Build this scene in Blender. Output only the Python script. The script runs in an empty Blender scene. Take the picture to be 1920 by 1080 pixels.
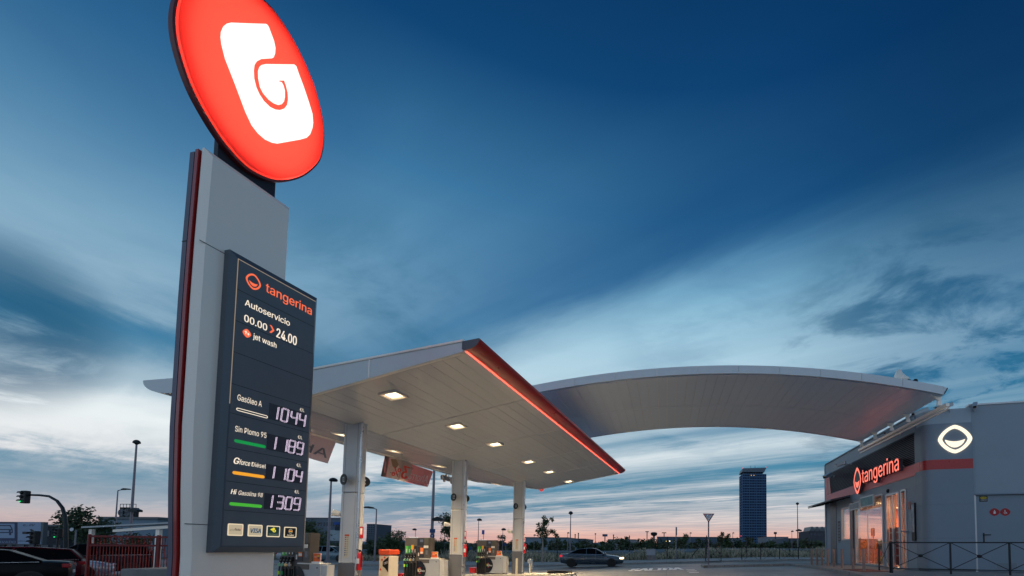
import bpy, bmesh, math, random
from math import sin, cos, tan, atan2, pi, radians, sqrt
from mathutils import Vector, Matrix
random.seed(11)
sc = bpy.context.scene
COL = sc.collection

# ------------------------------------------------------------------ camera
F, CX, PITCH, ROLL, H = 850.0, 1250.0, radians(3.16), 0.006, 1.2
CY = 1030 - F * tan(PITCH)
RM = Matrix.Rotation(pi / 2 + PITCH, 3, 'X') @ Matrix.Rotation(ROLL, 3, 'Z')
CAM = Vector((0, 0, H))
cd = bpy.data.cameras.new('camera'); cam = bpy.data.objects.new('camera', cd); COL.objects.link(cam)
cam.matrix_world = Matrix.Translation(CAM) @ RM.to_4x4()
cd.sensor_fit = 'HORIZONTAL'; cd.sensor_width = 36; cd.lens = 36 * F / 1920
cd.shift_x = -(CX - 960) / 1920; cd.shift_y = (CY - 540) / 1920
cd.clip_start = .05; cd.clip_end = 20000
sc.camera = cam

def ray(px, py): return RM @ Vector(((px - CX) / F, (CY - py) / F, -1))
def AT(px, py, Y):
    v = ray(px, py); return CAM + v * (Y / v.y)
def ONP(px, py, P0, n):
    v = ray(px, py); return CAM + v * ((P0 - CAM).dot(n) / v.dot(n))
def ATZ(px, py, z):
    v = ray(px, py); return CAM + v * ((z - H) / v.z)
def S(r, g, b, a=1.0):
    f = lambda c: (c / 255 / 12.92) if c / 255 <= .04045 else ((c / 255 + .055) / 1.055) ** 2.4
    return (f(r), f(g), f(b), a)

sc.view_settings.view_transform = 'Standard'; sc.view_settings.look = 'None'
sc.view_settings.exposure = 0; sc.view_settings.gamma = 1
sc.view_settings.use_curve_mapping = False

# ------------------------------------------------------------------ world: dusk sky with streaked cloud
W = bpy.data.worlds.new('World'); sc.world = W; W.use_nodes = True
nt = W.node_tree; nt.nodes.clear()
class NB:
    def __init__(s, nt): s.nt = nt
    def n(s, t, **k):
        x = s.nt.nodes.new(t)
        for a, b in k.items(): setattr(x, a, b)
        return x
    def put(s, sock, v):
        if isinstance(v, bpy.types.NodeSocket): s.nt.links.new(v, sock)
        else: sock.default_value = v
    def m(s, op, a, b=0.0, c=0.0, clamp=False):
        x = s.n('ShaderNodeMath', operation=op, use_clamp=clamp)
        s.put(x.inputs[0], a); s.put(x.inputs[1], b); s.put(x.inputs[2], c); return x.outputs[0]
    def mix(s, f, a, b, mode='MIX'):
        x = s.n('ShaderNodeMix', data_type='RGBA', blend_type=mode)
        s.put(x.inputs[0], f); s.put(x.inputs[6], a); s.put(x.inputs[7], b); return x.outputs[2]
    def ramp(s, f, stops, interp='LINEAR'):
        x = s.n('ShaderNodeValToRGB'); r = x.color_ramp; r.interpolation = interp
        while len(r.elements) > 1: r.elements.remove(r.elements[-1])
        for i, (p, c) in enumerate(stops):
            if not isinstance(c, tuple): c = (c, c, c, 1)
            e = r.elements[0] if i == 0 else r.elements.new(p)
            e.position = p; e.color = c
        s.put(x.inputs[0], f); return x.outputs[0]
    def sm(s, v, a, b):
        x = s.n('ShaderNodeMapRange', interpolation_type='SMOOTHSTEP')
        s.put(x.inputs[0], v); x.inputs[1].default_value = a; x.inputs[2].default_value = b
        return x.outputs[0]
    def xyz(s, x_, y_, z_):
        x = s.n('ShaderNodeCombineXYZ')
        s.put(x.inputs[0], x_); s.put(x.inputs[1], y_); s.put(x.inputs[2], z_); return x.outputs[0]
    def noise(s, v, sc_, det=5, rough=.55, dist=0):
        x = s.n('ShaderNodeTexNoise'); s.put(x.inputs['Vector'], v); x.inputs['Scale'].default_value = sc_
        x.inputs['Detail'].default_value = det; x.inputs['Roughness'].default_value = rough
        x.inputs['Distortion'].default_value = dist; return x.outputs[0]
SUN_EL, SUN_ROT = radians(1.5), radians(4)
def build_world():
    b = NB(nt)
    tc = b.n('ShaderNodeTexCoord')
    nv = b.n('ShaderNodeVectorMath', operation='NORMALIZE'); nt.links.new(tc.outputs['Generated'], nv.inputs[0])
    sp = b.n('ShaderNodeSeparateXYZ'); nt.links.new(nv.outputs[0], sp.inputs[0])
    x, y, z = sp.outputs
    zc = b.m('MAXIMUM', z, .012)
    za = b.m('ADD', zc, .015)
    qx = b.m('DIVIDE', x, za); qy = b.m('DIVIDE', y, za)
    # streak frame: u across the streaks, w along them
    u = b.m('ADD', b.m('MULTIPLY', qx, .52), b.m('MULTIPLY', qy, .855))
    w = b.m('ADD', b.m('MULTIPLY', qx, -.855), b.m('MULTIPLY', qy, .52))
    n1 = b.noise(b.xyz(b.m('MULTIPLY', u, .9), b.m('MULTIPLY', w, .25), 3.1), 1.0, 3, .5)
    n2 = b.noise(b.xyz(b.m('MULTIPLY', u, 2.6), b.m('MULTIPLY', w, .6), 1.7), 1.0, 9, .62, .5)
    n3 = b.noise(b.xyz(b.m('MULTIPLY', u, 1.1), b.m('MULTIPLY', w, .75), 9.2), 1.0, 8, .6, .9)
    n4 = b.noise(b.xyz(b.m('MULTIPLY', u, 6.5), b.m('MULTIPLY', w, 1.2), 5.5), 1.0, 6, .62, .4)
    ud = b.m('ADD', u, b.m('MULTIPLY', b.m('SUBTRACT', n1, .5), .28))
    ud = b.m('ADD', ud, b.m('MULTIPLY', b.m('SUBTRACT', n2, .5), b.m('ADD', .12, b.m('MULTIPLY', b.m('MULTIPLY', ud, ud), .05))))
    D = b.ramp(b.m('DIVIDE', ud, 9.0), [(0, .30), (.035, .42), (.06, .54), (.09, .50), (.105, .36), (.12, .20), (.138, .13), (.148, .32), (.160, .74), (.178, .95), (.20, 1), (.24, .95), (.27, .8), (.32, .55),
              (.36, .32), (.42, .8), (.46, .55), (.50, .12), (.60, .04), (.66, .4), (.70, .08), (.76, .12), (.83, .6), (.9, .35), (1, .6)])
    # streak fades towards the far right
    fade = b.sm(w, -.40, .95)
    D = b.m('MULTIPLY', D, b.m('ADD', .34, b.m('MULTIPLY', fade, .66)))
    # layered cloud low on the left, broken by noise
    hl = b.m('SQRT', b.m('ADD', b.m('MULTIPLY', x, x), b.m('MULTIPLY', y, y)))
    az = b.m('DIVIDE', x, hl)
    left = b.m('MULTIPLY', b.sm(az, -.50, -.72), b.sm(y, -.1, .15))
    zd = b.m('ADD', z, b.m('ADD', b.m('MULTIPLY', b.m('SUBTRACT', n3, .5), b.m('ADD', .02, b.m('MULTIPLY', z, .32))), b.m('MULTIPLY', b.m('SUBTRACT', n4, .5), .03)))
    Dl = b.ramp(zd, [(0, .3), (.03, .75), (.055, .7), (.07, .2), (.10, .12), (.120, .35), (.134, .95), (.16, 1), (.195, 1), (.215, .8), (.235, .42), (.255, .5), (.28, .08), (.31, .0), (.34, .36), (.39, .52), (.46, .42), (.55, .28), (.7, .2)], 'B_SPLINE')
    Dl = b.m('ADD', Dl, b.m('MULTIPLY', b.m('SUBTRACT', n3, .5), .5))
    D = b.mix(left, D, Dl)
    # dark cloud bank on the left edge and the right edge
    n7 = b.noise(b.xyz(b.m('MULTIPLY', u, 2.3), b.m('MULTIPLY', w, .16), 7.7), 1.0, 4, .55, .3)
    D = b.m('ADD', D, b.m('MULTIPLY', b.m('MULTIPLY', b.m('SUBTRACT', n7, .48), b.sm(z, .72, .35)), b.m('MULTIPLY', b.m('SUBTRACT', 1.0, left), .75)))
    n6 = b.noise(b.xyz(b.m('MULTIPLY', qx, 1.7), b.m('MULTIPLY', qy, 2.1), 4.4), 1.0, 7, .6, .4)
    for dv, a0, a1, k in (((.60, 1, .43), .968, .993, .34), ((.10, 1, .40), .97, .995, .2), ((-.52, 1, .16), .988, .9995, .5)):
        q = b.n('ShaderNodeVectorMath', operation='DOT_PRODUCT'); nt.links.new(nv.outputs[0], q.inputs[0]); q.inputs[1].default_value = Vector(dv).normalized()
        D = b.m('SUBTRACT', D, b.m('MULTIPLY', b.m('MULTIPLY', b.sm(q.outputs['Value'], a0, a1), k), b.sm(n6, .46, .66)))
    keep = b.m('SUBTRACT', 1.0, b.m('MULTIPLY', left, .72))
    n5 = b.noise(b.xyz(b.m('MULTIPLY', az, 2.2), b.m('MULTIPLY', z, 22), b.m('MULTIPLY', y, 2.2)), 1.0, 6, .6, .5)
    D = b.m('ADD', D, b.m('MULTIPLY', b.m('SUBTRACT', n5, .5), b.m('MULTIPLY', b.m('MULTIPLY', b.sm(z, .16, .02), 1.5), keep)))
    D = b.m('ADD', D, b.m('MULTIPLY', b.m('SUBTRACT', n2, .5), b.m('MULTIPLY', keep, b.m('ADD', .22, b.m('MULTIPLY', b.sm(z, .28, .08), .8)))))
    D = b.m('ADD', D, b.m('MULTIPLY', b.m('SUBTRACT', n4, .5), b.m('MULTIPLY', keep, b.m('ADD', .08, b.m('MULTIPLY', b.sm(z, .35, .1), .5)))), clamp=True)
    zr = b.m('DIVIDE', zc, .9)
    dark = b.ramp(z, [(0, S(204, 148, 146)), (.022, S(186, 152, 160)), (.045, S(132, 148, 168)), (.085, S(88, 136, 162)), (.18, S(66, 134, 166)), (.32, S(48, 116, 156)), (.42, S(36, 106, 152)),
                      (.5, S(18, 88, 140)), (.6, S(4, 70, 122)), (.73, S(0, 50, 100)), (.9, S(0, 32, 74))])
    lite = b.ramp(z, [(0, S(240, 172, 154)), (.028, S(244, 192, 172)), (.06, S(230, 216, 212)), (.10, S(226, 224, 226)), (.18, S(234, 241, 243)), (.32, S(188, 215, 228)), (.42, S(164, 203, 223)),
                      (.5, S(128, 180, 208)), (.6, S(82, 146, 186)), (.73, S(24, 84, 132)), (.9, S(4, 44, 90))])
    c = b.mix(D, dark, lite)
    # sunset warmth follows the azimuth of the set sun
    sd = b.n('ShaderNodeVectorMath', operation='DOT_PRODUCT'); nt.links.new(nv.outputs[0], sd.inputs[0]); sd.inputs[1].default_value = Vector((.05, 1, 0)).normalized()
    away = b.sm(sd.outputs['Value'], .955, .78)
    low = b.sm(z, .13, .0)
    c = b.mix(b.m('MULTIPLY', b.m('MULTIPLY', away, low), b.m('SUBTRACT', .9, b.m('MULTIPLY', D, .5))), c, S(150, 166, 182))
    c = b.mix(b.m('MULTIPLY', b.m('MULTIPLY', b.sm(x, .12, .55), b.sm(z, .3, .62)), .42), c, S(0, 24, 58))
    # heavier grey-teal cloud bank low on the left
    q = b.n('ShaderNodeVectorMath', operation='DOT_PRODUCT'); nt.links.new(nv.outputs[0], q.inputs[0]); q.inputs[1].default_value = Vector((-1.54, 1, .51)).normalized()
    bank = b.m('MULTIPLY', b.sm(q.outputs['Value'], .9925, .9992), b.sm(n3, .38, .56))
    c = b.mix(b.m('MULTIPLY', bank, .8), c, S(22, 86, 122))
    # broken darker cloud over the right
    q = b.n('ShaderNodeVectorMath', operation='DOT_PRODUCT'); nt.links.new(nv.outputs[0], q.inputs[0]); q.inputs[1].default_value = Vector((.56, 1, .43)).normalized()
    c = b.mix(b.m('MULTIPLY', b.m('MULTIPLY', b.sm(q.outputs['Value'], .955, .99), b.sm(n6, .48, .64)), .6), c, S(40, 96, 130))
    # ragged dark cloud low in the middle
    q = b.n('ShaderNodeVectorMath', operation='DOT_PRODUCT'); nt.links.new(nv.outputs[0], q.inputs[0]); q.inputs[1].default_value = Vector((-.66, 1, .46)).normalized()
    c = b.mix(b.m('MULTIPLY', b.m('MULTIPLY', b.sm(q.outputs['Value'], .97, .996), b.sm(n3, .36, .60)), .55), c, S(26, 96, 130))
    # the sky behind the camera, away from the sunset
    back = b.sm(y, .15, -.35)
    cb = b.ramp(zr, [(0, S(176, 194, 214)), (.2, S(172, 194, 216)), (.5, S(126, 164, 200)), (1, S(36, 90, 146))])
    cb = b.mix(b.m('MULTIPLY', n3, .5), cb, S(190, 208, 226))
    c = b.mix(back, c, cb)
    st = b.n('ShaderNodeTexSky', sky_type='NISHITA'); st.sun_disc = False; st.sun_elevation = SUN_EL; st.sun_rotation = SUN_ROT
    add = b.mix(.003, c, st.outputs[0], 'ADD')
    bg = b.n('ShaderNodeBackground'); nt.links.new(add, bg.inputs[0]); bg.inputs[1].default_value = 1.0
    o = b.n('ShaderNodeOutputWorld'); nt.links.new(bg.outputs[0], o.inputs[0])
build_world()
sl = bpy.data.lights.new('sun', 'SUN'); so = bpy.data.objects.new('sun', sl); COL.objects.link(so)
sl.energy = .12; sl.angle = radians(12); sl.color = (1, .62, .45)
so.rotation_euler = Vector((-sin(SUN_ROT) * cos(SUN_EL), -cos(SUN_ROT) * cos(SUN_EL), -sin(SUN_EL))).to_track_quat('-Z', 'Y').to_euler()

# ------------------------------------------------------------------ materials
MATS = {}
def M(name, col, rough=.5, metal=0, var=.12, scale=3.0, bump=0.0, emit=None, es=1.0, coat=0, spec=None, streak=None, plain=False):
    if name in MATS: return MATS[name]
    m = bpy.data.materials.new(name); m.use_nodes = True; t = m.node_tree; b = NB(t)
    p = t.nodes['Principled BSDF']
    if emit is not None:
        p.inputs['Base Color'].default_value = col if len(col) == 4 else (*col, 1)
        p.inputs['Emission Color'].default_value = emit; p.inputs['Emission Strength'].default_value = es
        p.inputs['Roughness'].default_value = rough
    elif plain:          # each plank its own faint tone
        g = b.n('ShaderNodeNewGeometry').outputs['Random Per Island']
        t.links.new(b.ramp(g, [(0, tuple(c * .985 for c in col[:3]) + (1,)), (1, col)]), p.inputs['Base Color']); t.links.new(b.ramp(g, [(0, rough - .01), (1, rough + .03)]), p.inputs['Roughness'])
    else:
        tc = b.n('ShaderNodeTexCoord'); co = tc.outputs['Object']
        if streak:
            mp = b.n('ShaderNodeMapping'); mp.inputs['Scale'].default_value = streak; t.links.new(co, mp.inputs[0]); co = mp.outputs[0]
        n = b.noise(co, scale, 6, .6)
        lo = tuple(c * (1 - var) for c in col[:3]) + (1,); hi = tuple(min(1, c * (1 + var)) for c in col[:3]) + (1,)
        cr = b.ramp(n, [(.3, lo), (.7, hi)])
        t.links.new(cr, p.inputs['Base Color'])
        rr = b.ramp(n, [(.3, max(0, rough - .06)), (.7, min(1, rough + .06))]); t.links.new(rr, p.inputs['Roughness'])
        if bump:
            bp = b.n('ShaderNodeBump'); bp.inputs['Strength'].default_value = bump; bp.inputs['Distance'].default_value = .02
            t.links.new(b.noise(co, scale * 9, 5, .65), bp.inputs['Height']); t.links.new(bp.outputs[0], p.inputs['Normal'])
    p.inputs['Metallic'].default_value = metal; p.inputs['Coat Weight'].default_value = coat
    p.inputs['Coat Roughness'].default_value = .06
    if spec is not None: p.inputs['Specular IOR Level'].default_value = spec
    MATS[name] = m; return m
def glass(name, tint=(1, 1, 1, 1), refl=.25, rough=.01, graz=.45):
    if name in MATS: return MATS[name]
    m = bpy.data.materials.new(name); m.use_nodes = True; t = m.node_tree; t.nodes.clear(); b = NB(t)
    tr = b.n('ShaderNodeBsdfTransparent'); tr.inputs[0].default_value = tint
    gl = b.n('ShaderNodeBsdfGlossy'); gl.inputs['Roughness'].default_value = rough
    lw = b.n('ShaderNodeLayerWeight'); lw.inputs[0].default_value = .35
    fac = b.m('ADD', refl, b.m('MULTIPLY', lw.outputs['Facing'], graz), clamp=True)
    mx = b.n('ShaderNodeMixShader'); t.links.new(fac, mx.inputs[0]); t.links.new(tr.outputs[0], mx.inputs[1]); t.links.new(gl.outputs[0], mx.inputs[2])
    o = b.n('ShaderNodeOutputMaterial'); t.links.new(mx.outputs[0], o.inputs[0])
    MATS[name] = m; return m
def acrylic(name, col):
    if name in MATS: return MATS[name]
    m = bpy.data.materials.new(name); m.use_nodes = True; t = m.node_tree; t.nodes.clear(); b = NB(t)
    tr = b.n('ShaderNodeBsdfTranslucent'); tr.inputs[0].default_value = col
    gl = b.n('ShaderNodeBsdfGlossy'); gl.inputs['Roughness'].default_value = .25
    mx = b.n('ShaderNodeMixShader'); mx.inputs[0].default_value = .04
    t.links.new(tr.outputs[0], mx.inputs[1]); t.links.new(gl.outputs[0], mx.inputs[2])
    o = b.n('ShaderNodeOutputMaterial'); t.links.new(mx.outputs[0], o.inputs[0])
    MATS[name] = m; return m
def E(name, rgb, s=1.0): return M(name, (.02, .02, .02, 1), .6, emit=S(*rgb), es=s)

# ------------------------------------------------------------------ mesh builder
class MB:
    def __init__(s): s.v = []; s.f = []
    def add(s, vs, fs):
        o = len(s.v); s.v += [tuple(v) for v in vs]; s.f += [tuple(i + o for i in f) for f in fs]
    def box(s, c, size, rz=0, ax=None):
        c = Vector(c); hx, hy, hz = [k / 2 for k in size]
        X, Y, Z = ax if ax else (Vector((cos(rz), sin(rz), 0)), Vector((-sin(rz), cos(rz), 0)), Vector((0, 0, 1)))
        vs = [c + X * (hx * a) + Y * (hy * b_) + Z * (hz * d) for d in (-1, 1) for a, b_ in ((-1, -1), (1, -1), (1, 1), (-1, 1))]
        s.add(vs, [(3, 2, 1, 0), (4, 5, 6, 7), (0, 1, 5, 4), (1, 2, 6, 5), (2, 3, 7, 6), (3, 0, 4, 7)])
        return s
    def quad(s, *p): s.add(p, [tuple(range(len(p)))]); return s
    def slab(s, top, dv):
        """polygon extruded by vector dv, closed"""
        n = len(top); dv = Vector(dv); a = [Vector(p) for p in top]; b_ = [p + dv for p in a]
        s.add(a + b_, [tuple(range(n)), tuple(range(2 * n - 1, n - 1, -1))] + [((i + 1) % n, i, n + i, n + (i + 1) % n) for i in range(n)])
        return s
    def tube(s, pts, r, seg=8, r2=None, cap=True):
        pts = [Vector(p) for p in pts]; n = len(pts); vs = []; fs = []
        for i, p in enumerate(pts):
            d = (pts[min(i + 1, n - 1)] - pts[max(i - 1, 0)]).normalized()
            a = d.cross(Vector((0, 0, 1)) if abs(d.z) < .95 else Vector((1, 0, 0))).normalized(); b_ = d.cross(a)
            rr = r if r2 is None else r + (r2 - r) * i / (n - 1)
            if isinstance(r, (list, tuple)): rr = r[i]
            for k in range(seg):
                t = 2 * pi * k / seg; vs.append(p + a * (rr * cos(t)) + b_ * (rr * sin(t)))
        for i in range(n - 1):
            for k in range(seg):
                k2 = (k + 1) % seg; fs.append((i * seg + k, i * seg + k2, (i + 1) * seg + k2, (i + 1) * seg + k))
        if cap: fs += [tuple(range(seg - 1, -1, -1)), tuple((n - 1) * seg + k for k in range(seg))]
        s.add(vs, fs); return s
    def lathe(s, c, prof, seg=16, axis=Vector((0, 0, 1))):
        c = Vector(c); axis = Vector(axis).normalized()
        a = axis.cross(Vector((1, 0, 0)) if abs(axis.x) < .9 else Vector((0, 1, 0))).normalized(); b_ = axis.cross(a)
        vs = []; fs = []; n = len(prof)
        for r, h in prof:
            for k in range(seg):
                t = 2 * pi * k / seg; vs.append(c + axis * h + a * (r * cos(t)) + b_ * (r * sin(t)))
        for i in range(n - 1):
            for k in range(seg):
                k2 = (k + 1) % seg; fs.append((i * seg + k, i * seg + k2, (i + 1) * seg + k2, (i + 1) * seg + k))
        fs += [tuple(range(seg - 1, -1, -1)), tuple((n - 1) * seg + k for k in range(seg))]
        s.add(vs, fs); return s
    def loft(s, secs, cap=True):
        n = len(secs[0]); vs = [p for q in secs for p in q]; fs = []
        for i in range(len(secs) - 1):
            for k in range(n):
                k2 = (k + 1) % n; fs.append((i * n + k, i * n + k2, (i + 1) * n + k2, (i + 1) * n + k))
        if cap: fs += [tuple(range(n - 1, -1, -1)), tuple((len(secs) - 1) * n + k for k in range(n))]
        s.add(vs, fs); return s
    def build(s, name, mat, parent=None, bevel=0, smooth=False, base=None, tri=False):
        org = Vector(parent['_o']) if parent is not None and '_o' in parent else None
        if org is None:
            if base is not None: org = Vector(base)
            else:
                xs, ys, zs = zip(*s.v); org = Vector(((min(xs) + max(xs)) / 2, (min(ys) + max(ys)) / 2, min(zs)))
        me = bpy.data.meshes.new(name); me.from_pydata([tuple(Vector(v) - org) for v in s.v], [], s.f)
        bm = bmesh.new(); bm.from_mesh(me); bmesh.ops.recalc_face_normals(bm, faces=bm.faces[:])
        if tri: bmesh.ops.triangulate(bm, faces=[f for f in bm.faces if len(f.verts) > 4])
        bm.to_mesh(me); bm.free()
        o = bpy.data.objects.new(name, me); COL.objects.link(o)
        if mat: me.materials.append(mat)
        if parent is not None: o.parent = parent
        else: o.location = org
        o['_o'] = tuple(org)
        if bevel:
            md = o.modifiers.new('bevel', 'BEVEL'); md.width = bevel; md.segments = 2; md.limit_method = 'ANGLE'
        if smooth:
            for p in me.polygons: p.use_smooth = True
            if smooth != 'all':
                bm = bmesh.new(); bm.from_mesh(me)
                for e in bm.edges:
                    if len(e.link_faces) == 2 and e.calc_face_angle(0) > radians(38): e.smooth = False
                bm.to_mesh(me); bm.free()
        return o
def tag(o, label=None, cat=None, group=None, kind=None):
    if label: o['label'] = label
    if cat: o['category'] = cat
    if group: o['group'] = group
    if kind: o['kind'] = kind
    return o
def thing(name, label, cat, loc, group=None):
    o = bpy.data.objects.new(name, None); COL.objects.link(o); o.location = loc; o['_o'] = tuple(loc); o.empty_display_size = .2
    return tag(o, label, cat, group)
def local_thing(name, label, cat, group=None):
    o = thing(name, label, cat, (0, 0, 0), group); return o
def copy_tree(o, parent=None):
    c = o.copy(); COL.objects.link(c)
    if parent is not None: c.parent = parent; c.matrix_parent_inverse = Matrix.Identity(4)
    for ch in list(o.children): copy_tree(ch, c)
    return c

FONTC = {}
try: FONT = bpy.data.fonts.load(bpy.utils.resource_path('LOCAL') + '/datafiles/fonts/Inter.woff2')
except Exception: FONT = None
def text_geo(s, bold=0.0, shear=0.0):
    k = (s, bold, shear)
    if k in FONTC: return FONTC[k]
    cu = bpy.data.curves.new('t', 'FONT'); cu.body = s
    if FONT: cu.font = FONT
    cu.body = s; cu.size = 1; cu.offset = bold; cu.shear = shear; cu.resolution_u = 3
    ob = bpy.data.objects.new('t', cu); COL.objects.link(ob)
    dg = bpy.context.evaluated_depsgraph_get(); me = bpy.data.meshes.new_from_object(ob.evaluated_get(dg))
    vs = [tuple(v.co) for v in me.vertices]; fs = [tuple(p.vertices) for p in me.polygons]
    bpy.data.objects.remove(ob); bpy.data.curves.remove(cu); bpy.data.meshes.remove(me)
    FONTC[k] = (vs, fs); return vs, fs
def capline(s):
    vs, _ = text_geo('H'); return max(v[1] for v in vs)
def put_text(mb, s, o, X, Z, w=None, h=.1, bold=0.0, shear=0.0, thick=0.0, N=None, align='L'):
    if bold and FONT and not thick:          # heavier strokes: the same letters set a hair apart
        n_ = X.cross(Z).normalized() * .0006; k = bold * h * 1.1
        for i, d in enumerate((-k, 0, k)): put_text1(mb, s, Vector(o) + X * d + n_ * i, X, Z, w, h, 0, shear, 0, N, align)
        return
    put_text1(mb, s, o, X, Z, w, h, 0 if FONT else bold, shear, thick, N, align)
def put_text1(mb, s, o, X, Z, w=None, h=.1, bold=0.0, shear=0.0, thick=0.0, N=None, align='L'):
    """flat letters: o = left end of the baseline, X and Z unit vectors, h = cap height, w = total width"""
    vs, fs = text_geo(s, bold, shear); cap = capline(s)
    xs = [v[0] for v in vs]; x0, x1 = min(xs), max(xs); ky = h / cap; kx = (w / (x1 - x0)) if w else ky
    if align == 'C': o = Vector(o) - X * ((x1 - x0) * kx / 2)
    P = [Vector(o) + X * ((v[0] - x0) * kx) + Z * (v[1] * ky) for v in vs]
    if not thick: mb.add(P, fs); return
    # boundary edges give the side walls
    cnt = {}
    for f in fs:
        for i in range(len(f)):
            e = (f[i], f[(i + 1) % len(f)]); cnt[e] = 1
    n = len(P); Q = [p - N * thick for p in P]; F2 = list(fs) + [tuple(i + n for i in reversed(f)) for f in fs]
    for (a, b_) in cnt:
        if (b_, a) not in cnt: F2.append((b_, a, a + n, b_ + n))
    mb.add(P + Q, F2)

def gz(x): return max(-.34, min(.3, .03 * x))      # the site falls gently to the left

# ------------------------------------------------------------------ ground, road, pavements
XK = [-3000, -300, -60, -11.3333, 0, 10, 60, 300, 3000]
def sheet(name, x0, x1, y0, y1, dz, mat, kind='structure', yk=()):
    mb = MB(); xs = [x0] + [k for k in XK if x0 < k < x1] + [x1]; ys = [y0] + [k for k in yk if y0 < k < y1] + [y1]
    for i in range(len(xs) - 1):
        for j in range(len(ys) - 1):
            a, c, d, e = xs[i], xs[i + 1], ys[j], ys[j + 1]
            mb.quad((a, d, gz(a) + dz), (c, d, gz(c) + dz), (c, e, gz(c) + dz), (a, e, gz(a) + dz))
    o = mb.build(name, mat); tag(o, kind=kind); return o
def pave(name, poly, hgt, mat):
    """raised pavement following the slope of the site; poly counter-clockwise"""
    bm = bmesh.new(); vs = [bm.verts.new((x, y, 0)) for x, y in poly]; bm.faces.new(vs)
    for k in XK: bmesh.ops.bisect_plane(bm, geom=bm.verts[:] + bm.edges[:] + bm.faces[:], plane_co=(k, 0, 0), plane_no=(1, 0, 0))
    bm.normal_update(); r = bmesh.ops.extrude_face_region(bm, geom=bm.faces[:])
    top = [v for v in r['geom'] if isinstance(v, bmesh.types.BMVert)]
    for v in bm.verts: v.co.z = gz(v.co.x) - .05
    for v in top: v.co.z = gz(v.co.x) + hgt
    bmesh.ops.recalc_face_normals(bm, faces=bm.faces[:])
    me = bpy.data.meshes.new(name); bm.to_mesh(me); bm.free(); me.materials.append(mat)
    o = bpy.data.objects.new(name, me); COL.objects.link(o); tag(o, kind='structure')
    md = o.modifiers.new('bevel', 'BEVEL'); md.width = .02; md.segments = 2; md.limit_method = 'ANGLE'; md.angle_limit = radians(50)
    return o
def ground_mat(name, c1, c2, rough, sc_, joint=0, wet=0):
    m = bpy.data.materials.new(name); m.use_nodes = True; t = m.node_tree; b = NB(t); p = t.nodes['Principled BSDF']
    tc = b.n('ShaderNodeTexCoord'); geo = b.n('ShaderNodeNewGeometry'); co = geo.outputs['Position']
    n = b.noise(co, sc_, 8, .65); n2 = b.noise(co, sc_ * 12, 4, .6); n3 = b.noise(co, .12, 4, .6, .6)
    f = b.m('ADD', b.m('MULTIPLY', n, .6), b.m('MULTIPLY', n2, .4))
    c = b.ramp(f, [(.35, c1), (.65, c2)])
    c = b.mix(b.m('MULTIPLY', b.sm(n3, .52, .72), .45), c, tuple(k * .5 for k in c1[:3]) + (1,))
    if joint:
        br = b.n('ShaderNodeTexBrick'); t.links.new(co, br.inputs['Vector']); br.inputs['Scale'].default_value = 1
        br.offset = 0; br.inputs['Brick Width'].default_value = joint; br.inputs['Row Height'].default_value = joint; br.inputs['Mortar Size'].default_value = .015
        c = b.mix(b.m('MULTIPLY', br.outputs['Fac'], .6), c, tuple(k * .35 for k in c1[:3]) + (1,))
    t.links.new(c, p.inputs['Base Color'])
    t.links.new(b.ramp(n3, [(.4, max(.05, rough - wet)), (.62, rough)]), p.inputs['Roughness'])
    bp = b.n('ShaderNodeBump'); bp.inputs['Strength'].default_value = .25; bp.inputs['Distance'].default_value = .01
    t.links.new(n2, bp.inputs['Height']); t.links.new(bp.outputs[0], p.inputs['Normal'])
    return m
m_earth = ground_mat('dry earth', (.05, .05, .035, 1), (.10, .095, .06, 1), .9, .4)
m_conc = ground_mat('forecourt concrete', (.15, .15, .15, 1), (.27, .265, .255, 1), .62, .7, 5.5, .12)
m_asph = ground_mat('asphalt', (.05, .052, .055, 1), (.09, .09, .092, 1), .6, 1.2, 0, .15)
m_pave = ground_mat('pavement', (.22, .21, .20, 1), (.34, .32, .30, 1), .7, 1.5, .6)
m_paint = M('road paint', (.9, .9, .88, 1), .6, var=.15, scale=6)
sheet('ground', -3000, 3000, -60, 6000, 0, m_earth)
sheet('forecourt', -60, 60, -40, 31, .006, m_conc)
sheet('road', -300, 300, 31, 38, .010, m_asph)
pave('far_pavement', [(-80, 38), (80, 38), (80, 47.5), (-80, 47.5)], .16, m_pave)
pave('shop_pavement', [(2.3, 28.2), (7.6, 27.9), (7.75, 24), (7.3, 18.5), (6.6, 14.5), (6.0, 9), (34, 9), (34, 31), (2.3, 30.4)], .15, m_pave)
tac = MB(); tac.slab([(7.45, 17.2, gz(7.45) + .1535), (8.6, 17.2, gz(8.6) + .1535), (8.6, 19.6, gz(8.6) + .1535), (7.55, 19.6, gz(7.55) + .1535)], (0, 0, .004)); tag(tac.build('tactile_paving', M('red paving', S(120, 60, 52), .8, scale=8)), kind='structure')
mk = MB()
put_text(mk, 'SALIDA', (-2.15, 25.9, gz(-2) + .012), Vector((1, 0, .03)).normalized(), Vector((0, 1, 0)), w=3.1, h=3.3, bold=.02)
for v in [0]: pass
for i in range(3): mk.quad((1.1, 22.5 + i * 1.6, gz(1.1) + .012), (1.6, 22.5 + i * 1.6, gz(1.6) + .012), (1.65, 23.1 + i * 1.6, gz(1.65) + .012), (1.15, 23.1 + i * 1.6, gz(1.15) + .012))
for a, c in ((-13, 9.9),): mk.quad((a, 31.3, gz(a) + .016), (c, 31.3, gz(c) + .016), (c, 31.42, gz(c) + .016), (a, 31.42, gz(a) + .016))
tag(mk.build('road_marking', m_paint), kind='structure')
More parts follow.
